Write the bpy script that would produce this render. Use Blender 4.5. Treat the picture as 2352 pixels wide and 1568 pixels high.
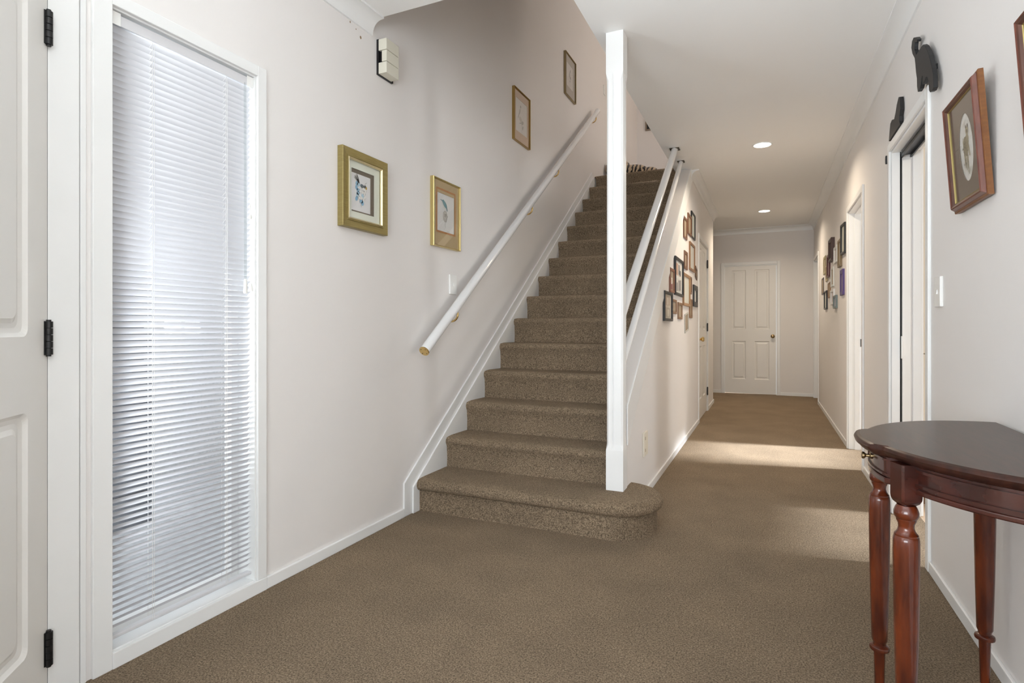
import bpy, math, random
from mathutils import Vector, Matrix
random.seed(7)
for o in list(bpy.data.objects):
    bpy.data.objects.remove(o, do_unlink=True)
S = bpy.context.scene
COL = S.collection
R = math.radians

# ------------------------------------------------------------------ camera
cam_d = bpy.data.cameras.new('camera'); cam = bpy.data.objects.new('camera', cam_d); COL.objects.link(cam)
cam.location = (0, 0, 1.03)
cam.rotation_euler = (R(90), 0, math.atan((1763.06 - 1176) / 1296.3))
cam_d.sensor_width = 36.0
cam_d.lens = 1296.3 * 36.0 / 2352
cam_d.shift_y = -(784 - 752.57) / 2352
cam_d.clip_start = 0.02
S.camera = cam

# ------------------------------------------------------------------ world, lights, exposure
W = bpy.data.worlds.new('sky'); S.world = W; W.use_nodes = True
bg = W.node_tree.nodes['Background']
bg.inputs[0].default_value = (0.90, 0.95, 1.0, 1); bg.inputs[1].default_value = 1.55
S.view_settings.view_transform = 'Standard'; S.view_settings.look = 'None'
S.view_settings.exposure = 0.16; S.view_settings.gamma = 1.0
S.view_settings.use_curve_mapping = False
S.cycles.max_bounces = 10; S.cycles.diffuse_bounces = 6; S.cycles.transparent_max_bounces = 12
S.cycles.sample_clamp_indirect = 6.0

def area(name, loc, direction, sx, sy, watts, color=(1, 1, 1), spread=None):
    d = bpy.data.lights.new(name, 'AREA'); d.shape = 'RECTANGLE'; d.size = sx; d.size_y = sy
    d.energy = watts; d.color = color
    if spread: d.spread = R(spread)
    o = bpy.data.objects.new(name, d); COL.objects.link(o); o.location = loc
    o.rotation_euler = Vector(direction).to_track_quat('-Z', 'Z').to_euler()
    return o
# hazy sun from the right, reaching the hall carpet through openings added in the kitchen ceiling, then the doorways
sd_ = bpy.data.lights.new('sun', 'SUN'); sd_.energy = 15.0; sd_.angle = R(6.5); sd_.color = (0.84, 0.91, 1.0)
sun = bpy.data.objects.new('sun', sd_); COL.objects.link(sun); sun.location = (8, 6, 8)
sun.rotation_euler = Vector((-1, -0.15, -0.839)).to_track_quat('-Z', 'Z').to_euler()
# daylight standing in the window and door openings, plus an added rear fill lamp
area('daylight_dining_window', (4.30, 3.35, 1.15), (-1, 0, 0), 0.6, 1.8, 110, (0.93, 0.97, 1.0))
area('daylight_family_window', (4.30, 5.75, 1.15), (-1, 0, 0), 0.6, 1.8, 110, (0.93, 0.97, 1.0))
area('daylight_front_door', (-2.55, 0.28, 0.70), (1, 0.0, 0.45), 0.9, 1.5, 150, (0.88, 0.95, 1.0), 105)
area('rear_fill_light', (-0.6, -1.70, 1.15), (0, 1, 0.60), 1.9, 1.3, 105, (0.89, 0.95, 1.0))  # added lamp behind the viewer, brightening near walls and ceiling
area('daylight_upstairs_window', (1.35, 7.0, 4.1), (-1, 0, -0.15), 1.3, 1.0, 27, (1.0, 0.79, 0.62))

# ------------------------------------------------------------------ materials
MATS = {}
def mat(name, col, rough=0.5, metal=0.0, col2=None, nscale=8.0, ndetail=3.0, bump=0.0, bscale=200.0, spec=0.5,
        emit=0.0, coat=0.0, sheen=0.0, stretch=None, lo=0.35, hi=0.65):
    m = bpy.data.materials.new(name); m.use_nodes = True; MATS[name] = m
    nt = m.node_tree; b = nt.nodes['Principled BSDF']
    b.inputs['Base Color'].default_value = (*col, 1); b.inputs['Roughness'].default_value = rough
    b.inputs['Metallic'].default_value = metal; b.inputs['Specular IOR Level'].default_value = spec
    b.inputs['Coat Weight'].default_value = coat; b.inputs['Sheen Weight'].default_value = sheen
    if emit:
        b.inputs['Emission Color'].default_value = (*col, 1); b.inputs['Emission Strength'].default_value = emit
    tc = nt.nodes.new('ShaderNodeTexCoord'); src = tc.outputs['Object']
    if stretch:
        mp = nt.nodes.new('ShaderNodeMapping'); mp.inputs['Scale'].default_value = stretch
        nt.links.new(src, mp.inputs[0]); src = mp.outputs[0]
    if col2:
        n = nt.nodes.new('ShaderNodeTexNoise'); n.inputs['Scale'].default_value = nscale; n.inputs['Detail'].default_value = ndetail
        r = nt.nodes.new('ShaderNodeValToRGB')
        r.color_ramp.elements[0].position = lo; r.color_ramp.elements[0].color = (*col, 1)
        r.color_ramp.elements[1].position = hi; r.color_ramp.elements[1].color = (*col2, 1)
        nt.links.new(src, n.inputs['Vector']); nt.links.new(n.outputs['Fac'], r.inputs[0])
        nt.links.new(r.outputs[0], b.inputs['Base Color'])
    if bump:
        n = nt.nodes.new('ShaderNodeTexNoise'); n.inputs['Scale'].default_value = bscale; n.inputs['Detail'].default_value = 2
        bp = nt.nodes.new('ShaderNodeBump'); bp.inputs['Strength'].default_value = bump; bp.inputs['Distance'].default_value = 0.002
        nt.links.new(src, n.inputs['Vector']); nt.links.new(n.outputs['Fac'], bp.inputs['Height'])
        nt.links.new(bp.outputs[0], b.inputs['Normal'])
    return m

M_WALL = mat('wall_paint', (0.790, 0.764, 0.744), 0.6, col2=(0.803, 0.780, 0.762), nscale=1.3, bump=0.06, bscale=350, spec=0.3)
M_CEIL = mat('ceiling_paint', (0.88, 0.88, 0.87), 0.8, bump=0.04, bscale=300, spec=0.2)
M_TRIM = mat('gloss_white_trim', (0.84, 0.845, 0.84), 0.32, col2=(0.82, 0.83, 0.825), nscale=3, spec=0.5)
M_DOOR = mat('white_door_paint', (0.83, 0.82, 0.795), 0.42, col2=(0.815, 0.805, 0.775), nscale=2.5)
M_RAIL = mat('white_gloss_rail', (0.84, 0.85, 0.86), 0.16, coat=0.4)
M_BRASS = mat('brass', (0.72, 0.52, 0.22), 0.25, 1.0)
M_ABRASS = mat('aged_brass', (0.36, 0.26, 0.14), 0.35, 1.0)
M_BRONZE = mat('dark_bronze', (0.10, 0.085, 0.06), 0.45, 0.7)
M_BLACK = mat('black_metal', (0.012, 0.012, 0.013), 0.35, 0.3)
M_BLKWOOD = mat('black_painted_wood', (0.014, 0.014, 0.015), 0.55)
M_CREAM = mat('cream_plastic', (0.70, 0.68, 0.58), 0.45)
M_PLATE = mat('white_plastic', (0.83, 0.83, 0.81), 0.3)
M_SLAT = mat('white_slat', (0.66, 0.66, 0.68), 0.42)
M_CORD = mat('white_cord', (0.80, 0.79, 0.76), 0.8)
M_MAHOG = mat('mahogany', (0.030, 0.0085, 0.006), 0.24, col2=(0.062, 0.014, 0.008), nscale=4, ndetail=4, coat=0.2, stretch=(2.5, 2.5, 6))
M_MAHOGLEG = mat('mahogany_leg', (0.050, 0.009, 0.004), 0.22, col2=(0.135, 0.026, 0.007), nscale=6, ndetail=5, coat=0.3, stretch=(5, 5, 1.0))
M_MAHOGTOP = mat('mahogany_top', (0.024, 0.0095, 0.007), 0.30, col2=(0.046, 0.016, 0.010), nscale=9, ndetail=6, spec=0.26, coat=0.05, stretch=(9, 1.2, 4))
M_EXTWHITE = mat('white_render_outside', (0.62, 0.63, 0.63), 0.8, col2=(0.50, 0.51, 0.51), nscale=30, bump=0.3, bscale=90)
M_EXTDARK = mat('charcoal_screen', (0.05, 0.055, 0.065), 0.6, col2=(0.07, 0.075, 0.085), nscale=12)
M_PAVE = mat('pale_paving', (0.50, 0.515, 0.53), 0.8, col2=(0.42, 0.43, 0.445), nscale=20)
M_VINYL = mat('pale_timber_floor', (0.62, 0.47, 0.33), 0.4, col2=(0.55, 0.40, 0.27), nscale=5, ndetail=5, stretch=(12, 1.2, 1))
M_CABINET = mat('cream_cabinet', (0.80, 0.76, 0.66), 0.4)
M_TOEKICK = mat('brown_toe_kick', (0.20, 0.12, 0.07), 0.5)
M_LAMP = mat('downlight_glow', (1.0, 0.93, 0.80), 0.5, emit=14)

def carpet(name, base, dark, light):
    m = bpy.data.materials.new(name); m.use_nodes = True
    nt = m.node_tree; b = nt.nodes['Principled BSDF']; b.inputs['Roughness'].default_value = 0.95
    b.inputs['Specular IOR Level'].default_value = 0.1; b.inputs['Sheen Weight'].default_value = 0.22
    b.inputs['Sheen Roughness'].default_value = 0.6; b.inputs['Sheen Tint'].default_value = (1.0, 0.82, 0.62, 1)
    tc = nt.nodes.new('ShaderNodeTexCoord')
    n1 = nt.nodes.new('ShaderNodeTexNoise'); n1.inputs['Scale'].default_value = 185; n1.inputs['Detail'].default_value = 5; n1.inputs['Roughness'].default_value = 0.8
    n2 = nt.nodes.new('ShaderNodeTexNoise'); n2.inputs['Scale'].default_value = 3.2; n2.inputs['Detail'].default_value = 4; n2.inputs['Roughness'].default_value = 0.6
    n3 = nt.nodes.new('ShaderNodeTexNoise'); n3.inputs['Scale'].default_value = 60; n3.inputs['Detail'].default_value = 3
    r = nt.nodes.new('ShaderNodeValToRGB'); e = r.color_ramp.elements
    e[0].position = 0.385; e[0].color = (*dark, 1); e[1].position = 0.615; e[1].color = (*light, 1)
    k = e.new(0.48); k.color = (*base, 1)
    mx = nt.nodes.new('ShaderNodeMath'); mx.operation = 'MULTIPLY_ADD'; mx.inputs[1].default_value = 0.92; mx.inputs[2].default_value = 0.0
    ad = nt.nodes.new('ShaderNodeMath'); ad.operation = 'MULTIPLY_ADD'; ad.inputs[1].default_value = 0.08
    hsv = nt.nodes.new('ShaderNodeHueSaturation')
    mr = nt.nodes.new('ShaderNodeMapRange'); mr.inputs['From Min'].default_value = 0.3; mr.inputs['From Max'].default_value = 0.7
    mr.inputs['To Min'].default_value = 0.84; mr.inputs['To Max'].default_value = 1.14
    bp = nt.nodes.new('ShaderNodeBump'); bp.inputs['Strength'].default_value = 1.0; bp.inputs['Distance'].default_value = 0.010
    L = nt.links
    for n in (n1, n2, n3): L.new(tc.outputs['Object'], n.inputs['Vector'])
    L.new(n1.outputs['Fac'], mx.inputs[0]); L.new(n3.outputs['Fac'], ad.inputs[0]); L.new(mx.outputs[0], ad.inputs[2])
    L.new(ad.outputs[0], r.inputs[0]); L.new(r.outputs[0], hsv.inputs['Color'])
    L.new(n2.outputs['Fac'], mr.inputs['Value']); L.new(mr.outputs[0], hsv.inputs['Value'])
    L.new(hsv.outputs[0], b.inputs['Base Color'])
    L.new(ad.outputs[0], bp.inputs['Height']); L.new(bp.outputs[0], b.inputs['Normal'])
    return m
M_CARPET = carpet('brown_carpet', (0.218, 0.156, 0.099), (0.036, 0.023, 0.012), (0.52, 0.390, 0.262))

def glass_mat(name, tint=(1, 1, 1), ior=1.45):
    m = bpy.data.materials.new(name); m.use_nodes = True; nt = m.node_tree
    nt.nodes.remove(nt.nodes['Principled BSDF']); out = nt.nodes['Material Output']
    t = nt.nodes.new('ShaderNodeBsdfTransparent'); t.inputs[0].default_value = (*tint, 1)
    g = nt.nodes.new('ShaderNodeBsdfGlossy'); g.inputs['Roughness'].default_value = 0.02
    lw = nt.nodes.new('ShaderNodeLayerWeight'); p5 = nt.nodes.new('ShaderNodeMath'); p5.operation = 'POWER'; p5.inputs[1].default_value = 5.0
    f = nt.nodes.new('ShaderNodeMath'); f.operation = 'MULTIPLY_ADD'; f.inputs[1].default_value = 0.9; f.inputs[2].default_value = 0.035
    nt.links.new(lw.outputs['Facing'], p5.inputs[0]); nt.links.new(p5.outputs[0], f.inputs[0])
    x = nt.nodes.new('ShaderNodeMixShader')
    nt.links.new(f.outputs[0], x.inputs[0]); nt.links.new(t.outputs[0], x.inputs[1]); nt.links.new(g.outputs[0], x.inputs[2])
    nt.links.new(x.outputs[0], out.inputs['Surface'])
    return m
M_GLASS = glass_mat('clear_glass')
M_WAND = glass_mat('clear_plastic', (0.9, 0.92, 0.92), 1.6)

def stripes():
    m = bpy.data.materials.new('tiger_stripe_plush'); m.use_nodes = True; nt = m.node_tree; b = nt.nodes['Principled BSDF']
    b.inputs['Roughness'].default_value = 0.95; b.inputs['Sheen Weight'].default_value = 0.3
    tc = nt.nodes.new('ShaderNodeTexCoord'); w = nt.nodes.new('ShaderNodeTexWave')
    w.inputs['Scale'].default_value = 7.0; w.inputs['Distortion'].default_value = 5.0; w.inputs['Detail'].default_value = 2
    w.inputs['Detail Scale'].default_value = 2.0
    r = nt.nodes.new('ShaderNodeValToRGB'); r.color_ramp.interpolation = 'EASE'
    r.color_ramp.elements[0].position = 0.34; r.color_ramp.elements[0].color = (0.02, 0.015, 0.012, 1)
    r.color_ramp.elements[1].position = 0.50; r.color_ramp.elements[1].color = (0.50, 0.38, 0.25, 1)
    nt.links.new(tc.outputs['Object'], w.inputs[0]); nt.links.new(w.outputs['Fac'], r.inputs[0]); nt.links.new(r.outputs[0], b.inputs['Base Color'])
    return m
M_STRIPE = stripes()
_cc = {}
def paint(col, rough=0.5, metal=0.0):
    k = (*[round(c, 3) for c in col], rough, metal)
    if k not in _cc: _cc[k] = mat('paint_%d' % len(_cc), col, rough, metal)
    return _cc[k]

# ------------------------------------------------------------------ mesh helpers
def empty(name, loc=(0, 0, 0), rot=(0, 0, 0)):
    o = bpy.data.objects.new(name, None); COL.objects.link(o); o.location = loc; o.rotation_euler = rot
    o.empty_display_size = 0.1
    return o
def tag(o, label, cat=None, group=None, kind=None):
    o['label'] = label
    if cat: o['category'] = cat
    if group: o['group'] = group
    if kind: o['kind'] = kind
    return o
class MB:
    def __init__(s): s.v = []; s.f = []; s.m = []; s.cur = 0
    def add(s, vs, fs):
        b = len(s.v); s.v += [tuple(p) for p in vs]
        for f in fs: s.f.append([b + i for i in f]); s.m.append(s.cur)
        return s
    def box(s, x0, x1, y0, y1, z0, z1):
        x0, x1 = min(x0, x1), max(x0, x1); y0, y1 = min(y0, y1), max(y0, y1); z0, z1 = min(z0, z1), max(z0, z1)
        return s.add([(x0, y0, z0), (x1, y0, z0), (x1, y1, z0), (x0, y1, z0), (x0, y0, z1), (x1, y0, z1), (x1, y1, z1), (x0, y1, z1)],
                     [(0, 3, 2, 1), (4, 5, 6, 7), (0, 1, 5, 4), (1, 2, 6, 5), (2, 3, 7, 6), (3, 0, 4, 7)])
    def prism(s, poly, axis, a, b):
        """poly: 2-D points; axis 'x' -> (y,z), 'y' -> (x,z), 'z' -> (x,y)"""
        def P(p, t): return {'x': (t, p[0], p[1]), 'y': (p[0], t, p[1]), 'z': (p[0], p[1], t)}[axis]
        ar = sum(poly[i][0] * poly[(i + 1) % len(poly)][1] - poly[(i + 1) % len(poly)][0] * poly[i][1] for i in range(len(poly)))
        if ar < 0: poly = poly[::-1]
        n = len(poly); lo, hi = min(a, b), max(a, b)
        vs = [P(p, lo) for p in poly] + [P(p, hi) for p in poly]
        fs = [tuple(range(n))[::-1], tuple(range(n, 2 * n))] + [(i, (i + 1) % n, n + (i + 1) % n, n + i) for i in range(n)]
        if axis == 'y': fs = [f[::-1] for f in fs]
        return s.add(vs, fs)
    def loft(s, rings, cap0=True, cap1=True, closed=True):
        n = len(rings[0]); vs = [p for r in rings for p in r]; fs = []
        for k in range(len(rings) - 1):
            for i in range(n if closed else n - 1):
                j = (i + 1) % n
                fs.append((k * n + i, k * n + j, (k + 1) * n + j, (k + 1) * n + i))
        if cap0: fs.append(tuple(range(n))[::-1])
        if cap1: fs.append(tuple(range((len(rings) - 1) * n, len(rings) * n)))
        return s.add(vs, fs)
    def lathe(s, prof, c=(0, 0, 0), n=20, axis='z'):
        rings = []
        for h, r in prof:
            ring = []
            for i in range(n):
                a = 2 * math.pi * i / n; u, w = r * math.cos(a), r * math.sin(a)
                ring.append({'z': (c[0] + u, c[1] + w, c[2] + h), 'x': (c[0] + h, c[1] + u, c[2] + w), 'y': (c[0] + w, c[1] + h, c[2] + u)}[axis])
            rings.append(ring)
        if prof[0][0] > prof[-1][0]: rings = rings[::-1]
        return s.loft(rings)
    def tube(s, pts, r, n=12, caps=True):
        pts = [Vector(p) for p in pts]; rings = []; up = None
        for i, p in enumerate(pts):
            t = (pts[min(i + 1, len(pts) - 1)] - pts[max(i - 1, 0)]).normalized()
            if up is None:
                up = Vector((0, 0, 1)) if abs(t.z) < 0.9 else Vector((1, 0, 0))
            a = t.cross(up).normalized(); b = a.cross(t).normalized(); up = b
            rr = r[i] if isinstance(r, (list, tuple)) else r
            rings.append([tuple(p + a * rr * math.cos(-2 * math.pi * k / n) + b * rr * math.sin(-2 * math.pi * k / n)) for k in range(n)])
        return s.loft(rings[::1], caps, caps)
    def ellipse(s, cx, cz, rx, rz, y, rot=0, n=14):
        vs = []
        for i in range(n):
            a = 2 * math.pi * i / n; u, w = rx * math.cos(a), rz * math.sin(a)
            vs.append((cx + u * math.cos(rot) - w * math.sin(rot), y, cz + u * math.sin(rot) + w * math.cos(rot)))
        return s.add(vs, [tuple(range(n))])
    def build(s, name, mats, parent=None, smooth=False, bevel=0.0, loc=None, rot=None, fix=False):
        me = bpy.data.meshes.new(name); me.from_pydata(s.v, [], s.f)
        for m in (mats if isinstance(mats, (list, tuple)) else [mats]): me.materials.append(m)
        for p, k in zip(me.polygons, s.m): p.material_index = k
        if fix:
            import bmesh
            bm = bmesh.new(); bm.from_mesh(me); bmesh.ops.recalc_face_normals(bm, faces=bm.faces); bm.to_mesh(me); bm.free()
        if smooth:
            me.polygons.foreach_set('use_smooth', [True] * len(me.polygons))
            me.set_sharp_from_angle(angle=R(38))
        me.update()
        o = bpy.data.objects.new(name, me); COL.objects.link(o)
        if parent: o.parent = parent
        if loc: o.location = loc
        if rot: o.rotation_euler = rot
        if bevel:
            b = o.modifiers.new('edge', 'BEVEL'); b.width = bevel; b.segments = 2; b.limit_method = 'ANGLE'; b.angle_limit = R(40)
        return o
def struct(o, label=None, cat=None):
    o['kind'] = 'structure'
    if label: o['label'] = label
    if cat: o['category'] = cat
    return o
def wall(name, axis, at, thick, u0, u1, v0, v1, holes, material, label, poly_mask=None):
    """slab wall with rectangular holes; axis 'x': u=y; axis 'y': u=x; v=z."""
    us = sorted({u0, u1, *[h[0] for h in holes], *[h[1] for h in holes]}); vs = sorted({v0, v1, *[h[2] for h in holes], *[h[3] for h in holes]})
    solid = lambda i, j: 0 <= i < len(us) - 1 and 0 <= j < len(vs) - 1 and not any(
        h[0] <= (us[i] + us[i + 1]) / 2 <= h[1] and h[2] <= (vs[j] + vs[j + 1]) / 2 <= h[3] for h in holes)
    mb = MB(); a, b = sorted((at, at + thick))
    P = (lambda t, u, v: (t, u, v)) if axis == 'x' else (lambda t, u, v: (u, t, v))
    for i in range(len(us) - 1):
        for j in range(len(vs) - 1):
            if not solid(i, j): continue
            A, B, C, D = us[i], us[i + 1], vs[j], vs[j + 1]
            mb.add([P(a, A, C), P(a, B, C), P(a, B, D), P(a, A, D)], [(0, 3, 2, 1)])
            mb.add([P(b, A, C), P(b, B, C), P(b, B, D), P(b, A, D)], [(0, 1, 2, 3)])
            for di, dj, q in ((-1, 0, (A, C, A, D)), (1, 0, (B, C, B, D)), (0, -1, (A, C, B, C)), (0, 1, (A, D, B, D))):
                if not solid(i + di, j + dj):
                    mb.add([P(a, q[0], q[1]), P(b, q[0], q[1]), P(b, q[2], q[3]), P(a, q[2], q[3])], [(0, 1, 2, 3)])
    o = mb.build(name, material, fix=True)
    return struct(o, label, 'wall')

# ------------------------------------------------------------------ measured planes
XL, XR, XS, YF, ZC = -1.809, 0.628, -0.684, 9.52, 2.57
ZU = 5.05
N_ST = 15
def riser_y(k): return 2.692 if k == 1 else 2.982 + 0.2533 * (k - 2)
def tread_z(k): return 0.181 + 0.1845 * (k - 1)
ZLAND = tread_z(15)

# ------------------------------------------------------------------ floors, ceilings, walls
mb = MB(); mb.box(-1.95, XR + 0.13, -1.54, 9.7, -0.12, 0.0); mb.box(-3.2, -1.95, 8.0, 9.7, -0.12, 0.0)
struct(mb.build('floor', M_CARPET), 'brown cut-pile carpet covering the hall floor', 'carpet floor')
mb = MB(); mb.box(XR + 0.13, 4.4, 1.6, 8.2, -0.12, -0.004)
struct(mb.build('floor_kitchen', M_VINYL), 'pale timber-look floor beyond the sliding door', 'floor')
mb = MB()
mb.box(-0.83, XR + 0.13, -1.54, 9.7, ZC, ZLAND - 0.01); mb.box(-1.95, -0.83, -1.54, 2.285, ZC, ZLAND - 0.01)
mb.box(-1.95, -0.83, 6.32, 9.7, ZC, ZLAND - 0.01); mb.box(-3.2, -1.95, 8.0, 9.7, ZC, ZLAND - 0.01)
struct(mb.build('ceiling', M_CEIL), 'flat white hall ceiling with an open stairwell', 'ceiling')
mb = MB(); mb.box(-1.95, 1.3, 6.30, 8.7, ZLAND - 0.01, ZLAND); struct(mb.build('floor_landing', M_CARPET), 'brown carpeted landing at the top of the stairs', 'landing')
mb = MB(); mb.box(-2.0, 1.5, 2.1, 8.75, ZU, ZU + 0.1); struct(mb.build('ceiling_upper', M_CEIL), 'white ceiling above the stairwell', 'ceiling')
mb = MB()
for q in ((XR + 0.13, 2.54, 1.5, 8.3), (3.82, 4.5, 1.5, 8.3), (2.54, 3.82, 1.5, 3.38), (2.54, 3.42, 3.38, 4.28), (2.54, 3.82, 4.28, 5.15), (2.54, 3.82, 6.25, 8.3)): mb.box(*q, ZC, ZC + 0.1)  # gaps left as made-up openings so the sun lands on the hall carpet
struct(mb.build('ceiling_kitchen', M_CEIL), 'white ceiling with openings added for the sun in the room behind the right wall', 'ceiling')

DOOR_L = (0.06, 0.885, 0.0, 2.03); WIN_L = (1.053, 1.585, 0.05, 2.005)
wall('wall_left', 'x', XL, -0.14, -1.54, 8.7, 0, ZU, [DOOR_L, WIN_L], M_WALL, 'tall pale pink wall beside the stairs')
D1 = (2.937, 3.735, 0.0, 2.01); D2 = (4.745, 5.567, 0.0, 2.01); D3 = (8.64, 9.40, 0.0, 2.015)
wall('wall_right', 'x', XR, 0.135, -1.54, YF, 0, ZC, [D1, D2, D3], M_WALL, 'pale pink right hall wall with doorways')
DF = (-0.628, 0.133, 0.0, 2.008)
wall('wall_far', 'y', YF, 0.13, -3.2, XR + 0.135, 0, ZC, [DF], M_WALL, 'pale pink wall at the end of the hall')
wall('wall_back', 'y', -1.4, -0.14, -1.95, XR + 0.135, 0, ZC, [(-1.5, 0.35, 0.7, 2.15)], M_WALL, 'wall behind the entrance with an opening added for fill light')
wall('wall_corridor', 'x', -3.1, -0.1, 8.0, 9.7, 0, ZC, [], M_WALL, 'wall closing the side passage at the far left')
wall('wall_passage', 'y', 8.234, -0.1, -3.1, XS - 0.09, 0, ZC, [], M_WALL, 'wall of the side passage behind the stairs')
wall('wall_kitchen_far', 'y', 8.2, 0.1, XR + 0.135, 4.4, 0, ZC, [], M_WALL, 'far wall of the room behind the right wall')
wall('wall_kitchen_near', 'y', 1.6, -0.1, XR + 0.135, 4.4, 0, ZC, [], M_WALL, 'near wall of the room behind the right wall')
wall('wall_kitchen_window', 'x', 4.2, 0.1, 1.6, 8.2, 0, ZC, [(3.0, 3.7, 0.2, 2.1), (5.4, 6.1, 0.2, 2.1)], M_WALL, 'outer wall with two windows behind the right wall')
wall('wall_upper_back', 'y', 8.6, 0.1, -1.95, 1.4, ZLAND, ZU, [], M_WALL, 'pale pink wall at the back of the upstairs landing')
wall('wall_upper_front', 'y', 2.285, -0.1, -1.95, 1.4, ZLAND - 0.01, ZU, [], M_WALL, 'unseen wall added above the near stairwell edge to keep it dim')  # set at the void edge to darken the near stairwell
wall('wall_upper_side', 'x', -0.83, 0.1, 2.285, 5.0, ZLAND - 0.01, ZU, [], M_WALL, 'unseen upstairs wall added along the open side to dim the stairwell')  # unseen, added to hold landing light back from the near stairwell
wall('wall_upper_right', 'x', 1.2, 0.1, 2.285, 8.6, ZLAND - 0.01, ZU, [(6.35, 7.65, 3.6, 4.6)], M_WALL, 'upstairs outer wall with a window')

# triangular wall under the stair string
def s_top(y): return 1.116 + 0.72 * (y - 3.676)
y_hit = 3.676 + (ZC - 1.116) / 0.72
D4 = (6.41, 7.385, 2.008)                                    # cupboard door y0, y1, top
mb = MB()
mb.prism([(2.985, 0), (D4[0], 0), (D4[0], ZC), (y_hit, ZC), (2.985, s_top(2.985))], 'x', XS - 0.09, XS)
mb.prism([(D4[0], D4[2]), (D4[1], D4[2]), (D4[1], ZC), (D4[0], ZC)], 'x', XS - 0.09, XS)
mb.prism([(D4[1], 0), (8.234, 0), (8.234, ZC), (D4[1], ZC)], 'x', XS - 0.09, XS)
struct(mb.build('wall_stair', M_WALL), 'pale pink wall enclosing the space under the stairs', 'wall')

# ------------------------------------------------------------------ cornices
def cove(n=6, d=0.078):
    pr = [(0, 0), (0, -d), (0.010, -d), (0.012, -d + 0.010)]
    for i in range(n + 1):
        a = math.pi / 2 * i / n
        pr.append((0.012 + (d - 0.022) * (1 - math.cos(a)), -d + 0.010 + (d - 0.020) * math.sin(a)))
    pr += [(d - 0.010, -0.010), (d, -0.010), (d, 0)]
    return pr
CP = cove()
def cornice(name, p0, p1, nrm, label):
    """profile (out, up) swept from p0 to p1 (ends mitred where given)"""
    mb = MB(); rings = []
    for (x, y, mit) in (p0, p1):
        rings.append([(x + nrm[0] * o + mit[0] * o, y + nrm[1] * o + mit[1] * o, ZC + u) for o, u in CP])
    mb.loft(rings)
    return struct(mb.build(name, M_TRIM, smooth=True, fix=True), label, 'cornice')
cornice('trim_1', (XR, -1.4, (0, 0)), (XR, YF, (0, -1)), (-1, 0), 'white cove cornice along the right wall')
cornice('trim_2', (XR, YF, (-1, 0)), (-3.1, YF, (0, 0)), (0, -1), 'white cove cornice across the far wall')
cornice('trim_3', (XS, 5.74, (0, 0)), (XS, 8.234, (0, 1)), (1, 0), 'white cove cornice on the stair wall')
cornice('trim_4', (XL, -1.4, (0, 0)), (XL, 2.285, (0, 0)), (1, 0), 'short white cornice above the entrance window')
cornice('trim_5', (XS, 8.234, (1, 0)), (-3.1, 8.234, (0, 0)), (0, 1), 'white cornice returning into the side passage')

# ------------------------------------------------------------------ baseboards
def base(name, poly, label):
    mb = MB()
    for q in poly: mb.box(*q, 0.0, 0.048)
    return struct(mb.build(name, M_TRIM, bevel=0.003), label, 'baseboard')
base('baseboard_left', [(XL, XL + 0.013, 1.627, 2.553)], 'low white baseboard under the bird pictures')
base('baseboard_right', [(XR - 0.011, XR, -1.4, 2.89), (XR - 0.011, XR, 3.782, 4.70), (XR - 0.011, XR, 5.612, 8.59)], 'low white baseboard along the right wall')
base('baseboard_far', [(-3.1, -0.672, YF - 0.012, YF), (0.178, XR, YF - 0.012, YF)], 'low white baseboard on the far wall')
base('baseboard_stair', [(XS, XS + 0.012, 3.0, 6.366), (XS, XS + 0.012, 7.43, 8.246), (-1.2, XS + 0.012, 8.234, 8.246)], 'low white baseboard along the stair wall')

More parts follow.
